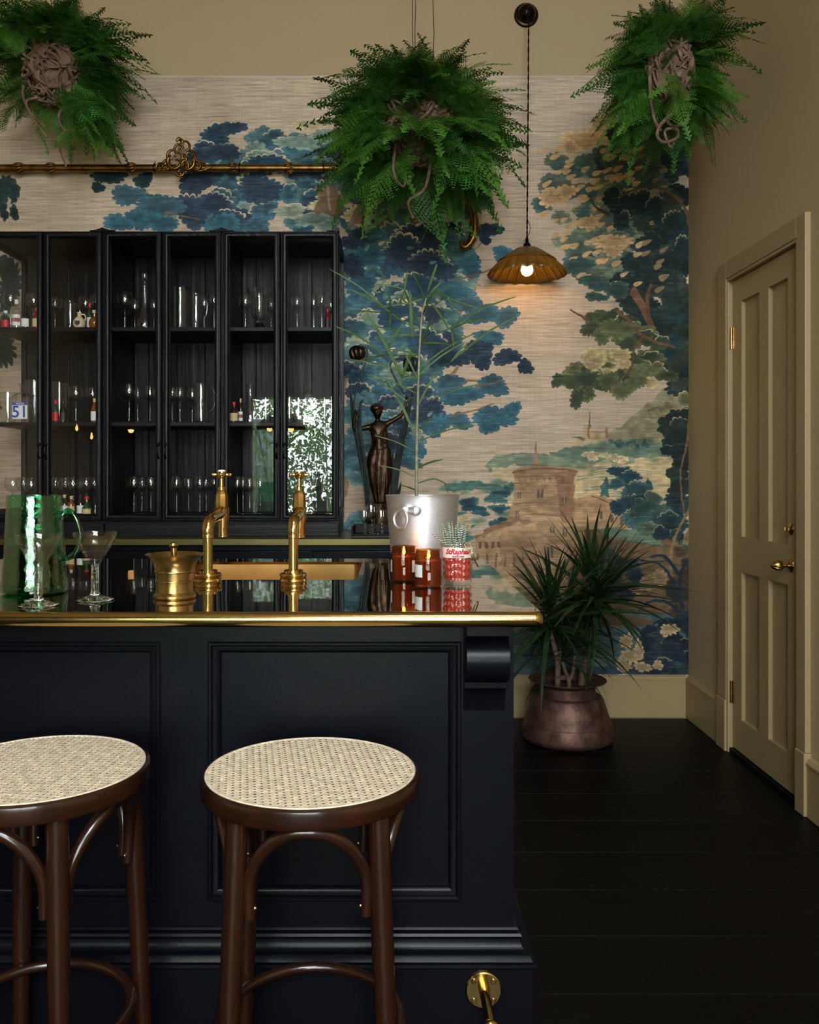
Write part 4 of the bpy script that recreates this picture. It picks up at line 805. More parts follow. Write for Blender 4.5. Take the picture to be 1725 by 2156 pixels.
# decanter with ball stopper
lathe_thing('decanter', 'clear decanter with a ball stopper on the top shelf', 'decanter', 305, 'top', 3.98, [('body', [(0, .002), (.058, .002), (.062, .01), (.060, .03), (.046, .075), (.024, .11), (.018, .13), (.017, .19), (.022, .196), (.022, .2)], M['glass']), ('stopper', [(0, .18), (.011, .18), (.014, .205), (.009, .214), (.009, .224), (.018, .232), (.024, .25), (.022, .264), (.012, .275), (0, .278)], M['glass'])])
def jug(name, label, px, shelf, d, r, h, side=1):
    t = lathe_thing(name, label, 'jug', px, shelf, d, [('body', [(0, .004), (r * .9, .004), (r * .98, .02), (r, h * .5), (r * .98, h * .9), (r * 1.05, h)], M['glass'])])
    MB().tube(curve([(r * side, 0, h * .85), (r * side * 1.45, 0, h * .86), (r * side * 1.7, 0, h * .66), (r * side * 1.5, 0, h * .4), (r * side, 0, h * .3)], 5), .0045, 8).build('handle', M['glass'], t, 60, off=(0, 0, 0))
lathe_thing('glass_vase', 'plain clear cylinder vase on the top shelf of the middle cabinet', 'vase', 381, 'top', 3.99, [('body', [(0, .006), (.045, .006), (.047, .012), (.047, .19), (.049, .196)], M['glass']), ('base', [(0, 0), (.046, 0), (.047, .004), (0, .005)], M['glass'])])
jug('glass_jug', 'small clear handled jug right of the cylinder vase', 413, 'top', 3.95, .030, .16)
jug('glass_jug', 'clear handled jug on the middle shelf of the middle cabinet', 424, 'middle', 3.96, .037, .178)
jug('glass_jug', 'small clear handled jug behind the cream stoneware flask', 148, 'top', 3.99, .026, .135)
lathe_thing('cut_glass_vase', 'flared cut glass vase with a ruffled rim on the top shelf', 'vase', 547, 'top', 3.97,
            [('body', [(0, .045), (.018, .046), (.03, .055), (.037, .075), (.041, .11), (.044, .14), (.049, .165), (.055, .185)], M['glass'], lambda a, i, r, z: (r * (1 + .05 * ((-1) ** i) * math.cos(14 * a)), z + (.006 * math.cos(14 * a) if i == 7 else 0))),
             ('foot', [(.026, 0), (.027, .006), (.020, .02), (.013, .034), (.017, .046), (0, .047)], M['crystal'], lambda a, i, r, z: (r * (1 + .06 * math.cos(10 * a)), z))], n=56)
lathe_thing('carafe', 'narrow necked clear carafe left of the mirrored window', 'carafe', 527, 'middle', 4.04, [('body', [(0, .003), (.045, .003), (.047, .012), (.040, .06), (.022, .105), (.016, .13), (.016, .165), (.021, .185), (.022, .188)], M['glass'])])
def square_bottle(name, label, cat, px, shelf, d, w, h, neck, stop):
    t = thing(name, label, cat, (X(px, d), d, SH[shelf])); m = MB(); vs = []
    rg = [(w, .0), (w, h * .62), (w * .96, h * .66), (w * .7, h * .72), (neck, h * .78), (neck, h * .95), (neck * 1.25, h * .96), (neck * 1.25, h)]
    k = 16
    for (r, z) in rg:
        sq = 1 if r > neck * 1.6 else 0
        for j in range(k):
            a = 2 * PI * (j + .5) / k; c, s_ = math.cos(a), math.sin(a); q = max(abs(c), abs(s_)) if sq else 1
            vs.append((r * c / q * (1 if sq else 1), r * s_ / q * (.75 if sq else 1), z))
    m.add(vs, [(i * k + j, i * k + (j + 1) % k, (i + 1) * k + (j + 1) % k, (i + 1) * k + j) for i in range(len(rg) - 1) for j in range(k)] + [tuple(range(k))])
    m.build('body', M['glass'], t, 30, off=(0, 0, 0))
    if stop: MB().lathe(stop, 16).build('stopper', M['glass'], t, 40, off=(0, 0, 0))
    return t
bt = square_bottle('square_bottle', 'square clear bottle with a blue and white numbered label', 'bottle', 51, 'middle', 3.96, .060, .178, .019, None)
MB().box(-.034, .034, -.0475, -.0462, .016, .078).build('label', M['white'], bt, off=(0, 0, 0), label='white label with blue number')
MB().box(-.034, .034, -.0475, -.0462, .078, .090).build('label_band', M['blue'], bt, off=(0, 0, 0), label='blue band with white lettering')
for (s, sz, z, m_) in (('51', .074, .046, M['blue']), ('PASTIS', .0125, .084, M['white'])):
    me = text_mesh(s, sz, bold=.0012 if s == '51' else 0); me.transform(Matrix.Translation((0, -.0478, z)) @ Matrix.Rotation(PI / 2, 4, 'X')); me.materials.append(m_); put('lettering', me, bt)
sd = square_bottle('square_decanter', 'square clear decanter on the middle shelf of the right cabinet', 'decanter', 652, 'middle', 3.96, .037, .188, .018, None)
# miniatures
def mini(label, px, shelf, d, w, h, glass, cap, lab=None, shape='round', lab2=None):
    t = thing('miniature_bottle', label, 'bottle', (X(px, d), d, SH[shelf]), 'miniature bottles in the glazed cabinets'); r = w / 2
    pr = {'round': [(0, 0), (r, .001), (r, h * .55), (r * .8, h * .64), (r * .36, h * .72), (r * .33, h * .86)], 'ball': [(0, 0), (r * .7, .001), (r, h * .2), (r * 1.02, h * .36), (r * .75, h * .54), (r * .33, h * .62), (r * .3, h * .86)], 'slope': [(0, 0), (r, .001), (r, h * .36), (r * .55, h * .56), (r * .36, h * .66), (r * .33, h * .86)]}[shape]
    MB().lathe(pr, 18).build('body', glass, t, 45, off=(0, 0, 0)); MB().lathe([(r * .38, h * .84), (r * .42, h * .86), (r * .42, h * .98), (r * .36, h), (0, h)], 12).build('cap', cap, t, 40, off=(0, 0, 0))
    def band(z0, z1, m_):
        m = MB(); k = 9; q = r * 1.025; m.add([(q * math.sin(a), -q * math.cos(a), z) for z in (z0, z1) for a in [lerp(-1.15, 1.15, j / (k - 1)) for j in range(k)]], [(j, j + 1, j + 1 + k, j + k) for j in range(k - 1)]); return m.build('label', m_, t, 60, off=(0, 0, 0))
    if lab: band(h * .08, h * (.46 if shape != 'slope' else .34), lab)
    if lab2: band(h * .2, h * .34, lab2)
G_ = M
mini('green miniature bottle with a red label, far left of the top shelf', 12, 'top', 3.93, .036, .082, G_['bot_g'], G_['white'], G_['red'])
mini('clear miniature bottle with a white and red label, top shelf', 35, 'top', 3.92, .042, .13, G_['glass'], G_['white'], G_['white'], lab2=G_['red'])
mini('dark miniature bottle with a broad white label, top shelf', 54, 'top', 3.93, .038, .096, G_['bot_k'], G_['bot_k'], G_['white'])
mini('miniature bottle with a red cap and buff label, top shelf', 77, 'top', 3.93, .036, .096, G_['bot_r'], G_['red'], G_['buff'])
mini('green miniature bottle with a white label beside the stoneware flask', 189, 'top', 3.96, .026, .12, G_['bot_g'], G_['red'], G_['white'])
mini('round amber miniature bottle right of the stoneware flask', 199, 'top', 3.92, .05, .082, G_['bot_a'], G_['buff'], None, 'ball')
mini('miniature bottle with red contents at the right end of the top shelf', 690, 'top', 3.93, .028, .09, G_['bot_r'], G_['red'], G_['black'])
mini('dark miniature bottle with a red label and red cap, middle shelf', 117, 'middle', 3.93, .028, .102, G_['bot_g'], G_['red'], G_['red'])
mini('dark brown miniature bottle with a black label, middle shelf', 133, 'middle', 3.93, .032, .1, G_['bot_b'], G_['bot_k'], G_['black'])
mini('miniature bottle with a tall white label and buff cap, middle shelf', 199, 'middle', 3.93, .032, .11, G_['bot_a'], G_['buff'], G_['white'], 'slope' if False else 'round')
mini('brown miniature bottle with a buff label and red cap, right cabinet', 493, 'middle', 3.93, .038, .094, G_['bot_b'], G_['red'], G_['buff'])
mini('slim miniature bottle with a red and white label, right cabinet', 507, 'middle', 3.95, .02, .112, G_['bot_b'], G_['buff'], G_['white'], lab2=G_['red'])
mini('dark miniature bottle with a copper cap behind the green jug', 136, 'bottom', 3.94, .034, .092, G_['bot_b'], G_['buff'], G_['white'])
mini('amber miniature bottle with a buff label and gold cap, bottom shelf', 150, 'bottom', 3.92, .032, .086, G_['bot_a'], G_['buff'], G_['buff'])
mini('black miniature bottle with a tall white label, bottom shelf', 170, 'bottom', 3.94, .034, .094, G_['bot_k'], G_['bot_k'], G_['white'])
mini('dark green flask shaped miniature with a red cap, bottom shelf', 183, 'bottom', 3.92, .044, .084, G_['bot_g'], G_['red'], G_['buff'], 'slope')
mini('small black miniature bottle at the right of the bottom shelf, left cabinet', 201, 'bottom', 3.95, .028, .078, G_['bot_k'], G_['bot_k'], None)
fk = lathe_thing('stoneware_flask', 'small cream stoneware flask with a dark shield and loop handle', 'flask', 167, 'top', 3.92, [('body', [(0, 0), (.018, .001), (.027, .014), (.027, .028), (.018, .045), (.009, .054), (.008, .066), (.0105, .068), (.0105, .072), (.006, .072)], M['stone'])])
MB().tube(curve([(.008, 0, .062), (.022, 0, .062), (.029, 0, .048), (.025, 0, .036)], 5), .0035, 8).build('handle', M['stone'], fk, 60, off=(0, 0, 0))
MB().prism([(-.011, .030), (.011, .030), (.011, .018), (0, .008), (-.011, .018)], -.0285, -.025, 'Y').build('shield_mark', M['black'], fk, off=(0, 0, 0), label='dark brown shield')
# ------------------------------------------------------------------ gilded curtain pole with scroll end
PD = 4.235
pole = thing('curtain_pole', 'old gilded pole on the wallpaper with a rococo crest and scroll end', 'pole', P(380, 354, PD))
zp = Z(354, PD)
MB().tube([(X(-300, PD), PD, zp), (X(1008, PD), PD, zp)], .0185, 16).build('rod', M['gilt'], pole, 60)
for px_ in (40, 108, 277, 490, 608, 735, 850, -60):
    m = MB(); x = X(px_, PD)
    for k in range(7):
        a = -1.9 + k * .62; pts = []
        for q in range(5):
            t = q / 4; aa = a + t * .5; rr = .0195 + .004 * math.sin(PI * t) + .002 * (1 - t); pts.append((x + (t - .5) * .045, PD - rr * math.cos(aa), zp + rr * math.sin(aa)))
        m.tube(pts, [.001, .004, .005, .004, .001], 6)
    m.build('leaf_binding', M['gilt'], pole, 60)
for px_ in (505, 682, 326):
    m = MB(); x = X(px_, PD); m.tube([(x, PD + .021 * math.cos(a), zp + .021 * math.sin(a)) for a in [2 * PI * k / 16 for k in range(17)]], .0032, 6, False).tube([(x, PD, zp + .02), (x + .002, PD - .002, zp + .033)], [.003, .0015], 6)
    m.build('wire_tie', M['iron'], pole, 60)
for px_ in (170, 560, 960):
    MB().box(X(px_, PD) - .008, X(px_, PD) + .008, PD + .01, BACK - .0035, zp - .01, zp + .01).build('wall_bracket', M['gilt'], pole, bevel=.002)
ey = P(1008, 354, PD)
def Q(px_, py_, d=PD): return P(px_, py_, d)
pts = curve([Q(985, 352), Q(1012, 354), Q(1010, 372), Q(984, 384), Q(978, 396), Q(984, 420), Q(996, 445), Q(1000, 470), Q(998, 495), Q(990, 512), Q(980, 520), Q(972, 516), Q(973, 507), Q(979, 507)], 5)
n = len(pts); MB().tube(pts, [lerp(.012, .021, min(1, i / (n * .45))) if i < n * .6 else lerp(.021, .006, (i - n * .6) / (n * .4)) for i in range(n)], 14).build('scroll_end', M['gilt'], pole, 60)
m = MB()
for (a0, o) in ((0, .008), (1, -.008)):
    m.tube(curve([Q(980 + a0 * 8, 392), Q(990 + a0 * 8, 420), Q(1000 + a0 * 3, 450), Q(1004 - a0 * 6, 480)], 5), [.004] * 16, 6)
for p in m.v: pass
m.v = [(a, b - .015, c) for a, b, c in m.v]; m.build('scroll_leaf', M['gilt'], pole, 60)
crest = MB()
def scroll(cx, cy_, r0, r1, a0, turns, th, dy=0.):
    k = 18; pts = []; rad = []
    for i in range(k + 1):
        t = i / k; r = lerp(r0, r1, t); a = math.radians(a0) + turns * 2 * PI * t
        pts.append(Q(cx + r * math.cos(a), cy_ - r * math.sin(a), PD - .028 - dy)); rad.append(lerp(th, th * .45, t) * 1.3)
    crest.tube(pts, rad, 8)
for (cx, cy_, r0, r1, a0, tu, th) in [(370, 342, 18, 4, 150, .9, .0075), (392, 344, 18, 4, 30, -.9, .0075), (366, 326, 14, 3, 200, -.8, .006), (396, 326, 14, 3, -20, .8, .006), (378, 312, 12, 3, 250, -1, .006), (388, 306, 13, 3, -60, .9, .0055), (380, 298, 8, 2, 180, -.8, .005), (352, 350, 14, 3, 60, .9, .006), (412, 350, 14, 3, 120, -.9, .006), (336, 354, 12, 2, 40, .8, .0045), (428, 354, 12, 2, 140, -.8, .0045), (380, 362, 10, 3, 200, 1, .006), (386, 335, 8, 2, 90, -1, .0065), (360, 336, 9, 3, 90, .8, .005), (404, 334, 9, 3, 90, -.8, .005)]:
    scroll(cx, cy_, r0, r1, a0, tu, th, random.random() * .01)
for pts, w in [([(382, 330), (376, 316), (386, 302), (374, 292), (380, 289)], .006), ([(372, 350), (380, 338), (394, 340), (396, 356), (384, 368)], .008), ([(356, 342), (354, 326), (352, 322)], .005), ([(404, 340), (412, 328), (408, 322)], .005), ([(330, 352), (345, 358), (360, 350)], .006), ([(400, 352), (420, 360), (444, 352)], .006), ([(378, 360), (382, 370)], .007)]:
    q = curve([Q(a, b, PD - .03) for a, b in pts], 4); crest.tube(q, [w * (1 - .6 * abs(2 * i / (len(q) - 1) - 1)) for i in range(len(q))], 8)
crest.sphere(Q(383, 346, PD - .026), (.018, .012, .024), 14, 8)
crest.build('rococo_crest', M['gilt'], pole, 60)
# ------------------------------------------------------------------ hanging ferns
def frond_mesh(name, arch, seed, m_, fluff=1.0):
    r = random.Random(seed); m = MB(); N = 20; ax = []
    for i in range(N + 1):
        t = i / N; ax.append(Vector((t * (1 - .18 * arch * t), 0.06 * math.sin(t * 3 + seed), .10 * t - arch * t * t)))
    m.tube(ax[::2] + [ax[-1]], [.006 * (1 - .8 * k / 9) for k in range(len(ax[::2]) + 1)], 4, False)
    for i in range(2, N + 1):
        t = i / N; L = .34 * fluff * (math.sin(PI * min(1, (t * .92 + .22))) ** .8) * (1 - .35 * t) + .012
        tan = (ax[i] - ax[i - 1]).normalized(); up = Vector((-tan.z, 0, tan.x)).normalized(); sd = tan.cross(up)
        for s in (-1, 1):
            d = (tan * .55 + sd * s * .85 + up * r.uniform(-.35, .15)).normalized(); n = max(3, int(L / .030)); pn = d.cross(up).normalized()
            nrm = d.cross(pn)
            for k in range(n):
                u = (k + .6) / n; p = ax[i] + d * L * u - Vector((0, 0, .09 * L * u * u)); l = (.058 * (1 - .75 * u) + .012); wd = l * .24
                for q in (-1, 1):
                    e = (d * .62 + pn * q * .8).normalized(); f = e.cross(nrm).normalized() * wd
                    m.add([p, p + e * l * .55 + f, p + e * l, p + e * l * .5 - f], [(0, 1, 2, 3)])
            p = ax[i] + d * L - Vector((0, 0, .09 * L)); m.add([p - pn * .006, p + d * .03, p + pn * .006], [(0, 1, 2)])
    return m.mesh(name, m_, None, weld=False)
FRM = [frond_mesh('frond', a, 11 + k, (M['fern'], M['fernd'], M['fernl'])[k % 3]) for k, a in enumerate((.25, .45, .65, .85, 1.1, .4))]
def root_ball(c, r, n, rr, par, trailing=()):
    m = MB(); m.sphere(c, r, 20, 14)
    m.v = [tuple(Vector(c) + (Vector(v) - Vector(c)) * (.86 + .12 * math.sin(v[0] * 60 + v[2] * 43) + .06 * rr.random())) for v in m.v]
    core = m.build('root_ball', M['root'], par, 60)
    m = MB(); rx, ry, rz = r
    for k in range(n):
        a, t = rr.uniform(0, 2 * PI), math.acos(rr.uniform(-1, .85)); da, dt = rr.uniform(-.35, .35), rr.uniform(-.3, .3); pts = []
        for i in range(7):
            rad = 1.0 + .10 * math.sin(i * 1.7 + k); pts.append(Vector(c) + Vector((rx * rad * math.sin(t) * math.cos(a), ry * rad * math.sin(t) * math.sin(a), rz * rad * math.cos(t)))); a += da + rr.uniform(-.25, .25); t += dt + rr.uniform(-.2, .2)
        m.tube(curve(pts, 2), .0042 + .003 * rr.random(), 5)
    m.build('rhizomes', M['root'], par, 60)['kind'] = 'stuff'
    for pts in trailing:
        q = curve(pts, 5); MB().tube(q, [.0075 * (1 - .45 * i / len(q)) for i in range(len(q))], 6).build('trailing_rhizome', M['root'], par, 60)
def fern(label, c, r, nf, L0, seed, dens, wires, trailing, aim=None):
    rr = random.Random(seed); c = Vector(c); t = thing('hanging_fern', label, 'fern', c, 'hanging ferns above the bar')
    root_ball(c, r, 90, rr, t, trailing)
    k = 0; tries = 0
    while k < nf and tries < 6000:
        tries += 1; az = rr.uniform(-PI, PI); el = rr.uniform(-1.15, 1.25)
        dvec = Vector((math.cos(az) * math.cos(el), math.sin(az) * math.cos(el), math.sin(el)))
        if rr.random() > dens(dvec): continue
        L = L0 * rr.uniform(.66, 1.16) * (.82 if el > .75 else 1.06) * (aim(dvec) if aim else 1)
        ly = BACK - .05 - c.y - dvec.y * r[1]
        if dvec.y * L > ly: L = max(.1, ly / dvec.y)
        lx = RIGHT - .05 - c.x - dvec.x * r[0]
        if dvec.x * L > lx: L = max(.1, lx / dvec.x)
        o = put('frond', FRM[rr.choice((0, 1, 2, 3, 5) if el < .6 else (1, 2, 3, 4))], t, loc=Vector((dvec.x * r[0] * .85, dvec.y * r[1] * .85, dvec.z * r[2] * .85)))
        el2 = el * .72 + .14; dv = Vector((math.cos(az) * math.cos(el2), math.sin(az) * math.cos(el2), math.sin(el2)))
        zax = Vector((0, 0, 1)) - dv * dv.z; zax = zax.normalized() if zax.length > .2 else dv.orthogonal().normalized()
        yax = zax.cross(dv); R_ = Matrix((dv, yax, zax)).transposed().to_4x4() @ Matrix.Rotation(rr.uniform(-.9, .9), 4, 'X')
        o.rotation_euler = R_.to_euler(); o.scale = (L, L * rr.uniform(.8, 1.1), L); k += 1
    for (a, b) in wires: MB().tube(curve([c + Vector((b[0] * .4, 0, r[2] * .7)), c + Vector(b), Vector(a)], 5), .0016, 5).build('hanging_wire', M['iron'], t, 60)
    return t
FD = 3.62; fc_ = P(884, 262, FD)
fern('big hanging fern in the middle, between pendant lamp and cabinets', fc_, (.155, .15, .16), 260, .285, 4,
     lambda d: (1.0 if d.y > -.35 else .8 if d.z > .25 else .5) * (1 if d.z > -.5 else .7), [((fc_.x - .02, FD, CEIL), (-.03, 0, .40)), ((fc_.x + .005, FD + .01, CEIL), (-.02, 0, .40)), ((fc_.x + .02, FD + .01, CEIL), (.06, .0, .38))],
     [[fc_ + Vector(v) for v in ((-.05, -.14, -.06), (-.10, -.17, -.04), (-.12, -.17, -.09), (-.08, -.16, -.13))], [fc_ + Vector(v) for v in ((-.10, -.1, -.12), (-.11, -.12, -.24), (-.07, -.12, -.30), (-.06, -.11, -.24))], [fc_ + Vector(v) for v in ((.05, -.12, -.13), (.02, -.12, -.3), (-.05, -.12, -.36), (-.03, -.1, -.42))]],
     lambda d: 1.12 if d.z < -.3 else 1.0)
FD = 3.86; fc_ = P(108, 146, FD)
fern('left hanging fern above the gilded pole with a long trailing rhizome', fc_, (.115, .12, .145), 200, .29, 9,
     lambda d: (1.0 if d.z > .2 else .55 if d.x > -.2 else .2) * (1 if d.y > -.3 or d.z > .5 else .12), [((fc_.x, FD, CEIL), (0, 0, .3))],
     [[P(a, b, FD - .10) for a, b in ((80, 205), (55, 215), (70, 250), (100, 290))], [P(a, b, FD - .08) for a, b in ((50, 180), (48, 200), (62, 235), (95, 268))], [P(a, b, FD - .11) for a, b in ((128, 200), (136, 222), (150, 222), (128, 232), (124, 255), (138, 274), (160, 276), (140, 275), (122, 295), (128, 320), (140, 352))]],
     lambda d: 1.08 if d.x > .3 else .92)
FD = 3.38; fc_ = P(1411, 150, FD)
fern('right hanging fern in the corner above the door', fc_, (.085, .10, .15), 190, .235, 21,
     lambda d: (1.0 if d.z > .1 else .6) * (1 if d.y > -.3 or d.z > .5 else .2), [((fc_.x, FD, CEIL), (0, 0, .3))],
     [[P(a, b, FD - .09) for a, b in ((1420, 215), (1423, 235), (1405, 252), (1420, 266), (1446, 255), (1446, 237), (1430, 240))], [P(a, b, FD - .10) for a, b in ((1415, 240), (1392, 262), (1384, 285), (1398, 300), (1426, 290), (1425, 272), (1400, 276), (1412, 310), (1420, 300))], [P(a, b, FD - .08) for a, b in ((1368, 140), (1370, 200), (1378, 250), (1392, 275))]])
# ------------------------------------------------------------------ pendant lamp
def pendant(label, c, top, R_, rose, emit, drop=0.):
    t = thing('pendant_lamp', label, 'lamp', c); n = 20
    def petals(nn, scal):
        def f(a, i, r, z):
            q = abs(math.cos(nn / 2 * a)); return (r * (1 + (scal * (q ** .6 - .5) if i >= 4 else .02 * (q - .5))), z + .006 * (q ** .7) * (r / R_) ** 3)
        return f
    prof = [(.030, .094), (.05, .089), (R_ * .45, .068), (R_ * .62, .045), (R_ * .80, .016), (R_ * .92, -.010), (R_ * 1.0, -.034)]
    m = MB().lathe([(r / .19 * .19, z) for r, z in prof], 160, c, petals(n, .045)); sh = m.build('shade', emit[0], t, 60)
    so = sh.modifiers.new('thickness', 'SOLIDIFY'); so.thickness = .0012
    m = MB().lathe([(.028, .100), (.05, .0945), (R_ * .45, .0735), (R_ * .60, .0525), (R_ * .68, .041), (R_ * .73, .033)], 160, (c[0], c[1], c[2] + .001), petals(n, .05)); s2 = m.build('upper_shade', emit[0], t, 60)
    so = s2.modifiers.new('thickness', 'SOLIDIFY'); so.thickness = .0012
    MB().lathe([(0, .150), (.005, .149), (.006, .142), (.0085, .138), (.0085, .125), (.011, .122), (.018, .114), (.0195, .104), (.0195, .096), (.014, .085), (.014, .045), (0, .045)], 24, c).build('lamp_holder', M['iron'], t, 40)
    m = MB()
    for k in range(n):
        a = (k + .5) * 2 * PI / n; m.tube([(c[0] + (r * (.977 if i >= 4 else .99) - .0022) * math.cos(a), c[1] + (r * (.977 if i >= 4 else .99) - .0022) * math.sin(a), c[2] + z - .0012) for i, (r, z) in enumerate(prof) if i], .0013, 6)
    m.build('petal_seam', M['brass'], sh, 60, off=world_loc(t))
    c = (c[0], c[1], c[2] - drop); MB().lathe([(0, -.026), (.012, -.0245), (.023, -.016), (.029, .000), (.027, .014), (.018, .032), (.013, .046), (.013, .06), (0, .06)], 24, c).build('bulb', M['bulb'], t, 60)
    return t, Vector((c[0], c[1], c[2] + drop))
LD = 4.105
lc = P(1110, 566, LD)
pt, lc = pendant('brass petal shade pendant lamp, lit, hanging beside the wallpaper', lc, None, .186, None, (M['shell'],), .008)
rc = P(1108, 33, BACK - .0005)
MB().lathe([(0, -.062), (.010, -.060), (.030, -.050), (.044, -.032), (.048, -.020), (.0475, -.016), (.056, -.014), (.060, -.008), (.060, 0)], 36, rc, axis='Y').build('ceiling_rose', M['iron'], pt, 40)
MB().lathe([(0, -.082), (.004, -.08), (.0055, -.072), (.0055, -.058)], 14, rc, axis='Y').build('cord_grip', M['iron'], pt, 40)
cpts = curve([rc + Vector((0, -.076, -.002)), rc + Vector((-.001, -.088, -.02)), rc.lerp(lc, .3) + Vector((0, -.06, 0)), rc.lerp(lc, .7) + Vector((0, -.026, .05)), lc + Vector((0, 0, .148))], 12)
m = MB(); N = 130
def along(q, t):
    f = t * (len(q) - 1); i = min(int(f), len(q) - 2); return q[i].lerp(q[i + 1], f - i)
for ph in (0, PI): m.tube([along(cpts, k / N) + Vector((.0022 * math.cos(k * .9 + ph), .0022 * math.sin(k * .9 + ph), 0)) for k in range(N + 1)], .0023, 5)
m.build('twisted_cord', M['iron'], pt, 60)
m = MB().tube(curve([lc + Vector((.001, -.003, .235)), lc + Vector((.013, -.003, .205)), lc + Vector((.012, -.003, .175)), lc + Vector((.002, 0, .150))], 5), .0014, 5).tube(curve([lc + Vector((-.006, -.002, .142)), lc + Vector((-.015, -.003, .128)), lc + Vector((-.014, -.003, .108))], 5), .0012, 5)
m.build('earth_wire', M['iron'], pt, 60)
for (lab, vx, vz, L) in (('pendant lamp behind the viewer, mirrored in the rightmost cabinet door', 613, 897, 8.3), ('pendant lamp behind the viewer, mirrored in the second cabinet door from the right', 568, 897, 9.2), ('pendant lamp behind the viewer, mirrored in the middle cabinet door', 277, 899, 8.5)):
    c = (X(vx, L), 2 * CF - L, Z(vz, L)); p2, c = pendant(lab, c, None, .14, None, (M['shell'],), .034)
    MB().tube([c + Vector((0, 0, .148)), Vector((c.x, c.y, CEIL))], .003, 6).build('twisted_cord', M['iron'], p2, 60)
# ------------------------------------------------------------------ bronze figure lamp
SD = 4.0
def S(px_, py_, dy=0.): return P(px_, py_, SD) + Vector((0, dy, 0))
def C8(x, y, dy=0.): return S(680 + x / 3.718, 560 + y / 3.718, dy)
st = thing('bronze_figure', 'dark bronze statue of a gowned woman holding tall iris stems', 'statue', P(799, 1123, SD))
k_ = SD / F
sv = [(C8(435, 1500), 20), (C8(440, 1400), 14.5), (C8(440, 1310, -.004), 17), (C8(435, 1250), 14), (C8(430, 1212), 6.2), (C8(428, 1190, -.002), 6.2), (C8(430, 1160, -.009), 13.5), (C8(426, 1112, -.006), 16.5),
      (C8(360, 1262), 8), (C8(300, 1276, -.012), 6.4), (C8(246, 1285, -.022), 5.4), (C8(244, 1215, -.03), 4.6), (C8(258, 1168, -.034), 3.6), (C8(264, 1148, -.036), 4.2),
      (C8(500, 1238), 8), (C8(560, 1205, -.006), 6.2), (C8(618, 1168, -.012), 5.4), (C8(642, 1105, -.016), 4.4), (C8(655, 1058, -.018), 3.4), (C8(660, 1040, -.018), 4.0),
      (C8(410, 1560), 12.5), (C8(425, 1700, -.008), 9), (C8(442, 1840), 6.0), (C8(436, 1876, -.012), 4.2), (C8(470, 1560, -.01), 12.5), (C8(468, 1700, -.016), 9), (C8(470, 1840, -.004), 6.0), (C8(474, 1876, -.016), 4.2)]
se = [(0, 1), (1, 2), (2, 3), (3, 4), (4, 5), (5, 6), (6, 7), (3, 8), (8, 9), (9, 10), (10, 11), (11, 12), (12, 13), (3, 14), (14, 15), (15, 16), (16, 17), (17, 18), (18, 19), (0, 20), (20, 21), (21, 22), (22, 23), (0, 24), (24, 25), (25, 26), (26, 27)]
for (h, s) in ((13, -1), (19, 1)):       # five short fingers closing round each stem
    hp = sv[h][0]
    for f in range(5):
        b = len(sv); z = (.008 - .004 * f) if f < 4 else .002; o = -1 if f < 4 else 1
        sv.append((hp + Vector((.005 * o, -.007, z)), 1.0)); sv.append((hp + Vector((.001 * o, -.012, z)), .9)); sv.append((hp + Vector((-.006 * o, -.010, z)), .75)); se += [(h, b), (b, b + 1), (b + 1, b + 2)]
me = bpy.data.meshes.new('body'); base = st.location; me.from_pydata([p - base for p, r in sv], se, [])
me.materials.append(M['bronze']); bo = put('body', me, st); sm = bo.modifiers.new('skin', 'SKIN')
for i, (p, r) in enumerate(sv): me.skin_vertices[0].data[i].radius = (r * k_, r * k_ * .82); me.skin_vertices[0].data[i].use_root = (i == 0)
sm.use_smooth_shade = True; bo.modifiers.new('smooth', 'SUBSURF').levels = 2; bo.modifiers['smooth'].render_levels = 2
m = MB(); rows = [(350, 500, 1262, 18), (372, 505, 1300, 22), (378, 512, 1340, 20), (388, 512, 1395, 17), (362, 530, 1450, 21), (348, 536, 1510, 24), (340, 538, 1580, 25), (348, 536, 1650, 24), (372, 524, 1720, 20), (392, 512, 1790, 17), (408, 502, 1850, 15)]
k = 44; vs = []
for ri, (xa, xb, y, dp) in enumerate(rows):
    c = C8((xa + xb) / 2, y, -.004); hw = (xb - xa) / 2 / 3.718 * k_
    for j in range(k):
        a = 2 * PI * j / k; fold = 1 + (.05 + .05 * ri / 10) * math.sin(9 * a + ri * .55) * (1 if ri > 0 else .2); vs.append((c.x + hw * fold * math.cos(a), c.y + dp / 2 * k_ * 1.25 * fold * math.sin(a) * 1.0, c.z + (.010 * math.cos(a + .4) if ri < 1 else 0) + .004 * math.sin(2 * a + ri)))
m.add(vs, [(i * k + j, i * k + (j + 1) % k, (i + 1) * k + (j + 1) % k, (i + 1) * k + j) for i in range(len(rows) - 1) for j in range(k)])
gown = m.build('gown', M['bronze'], st, 70)
m = MB()
for (a, b, c) in [((356, 1270), (420, 1330), (505, 1400)), ((480, 1262), (440, 1330), (380, 1390)), ((375, 1420), (440, 1440), (515, 1415)), ((375, 1500), (440, 1560), (525, 1480)), ((360, 1540), (430, 1620), (528, 1520)), ((380, 1460), (400, 1620), (400, 1800)), ((440, 1590), (452, 1700), (440, 1830)), ((500, 1560), (500, 1700), (482, 1830))]:
    q = curve([C8(*a, -.020), C8(*b, -.036), C8(*c, -.020)], 6); m.tube(q, [.0045 * (1 - .5 * abs(2 * i / (len(q) - 1) - 1)) for i in range(len(q))], 6)
m.build('gown_fold', M['bronze'], gown, 70, off=world_loc(st))['kind'] = 'stuff'
m = MB().sphere(C8(420, 1118, .006), (.028, .026, .0255), 16, 10).sphere(C8(414, 1092, .016), (.014, .016, .012), 12, 8)
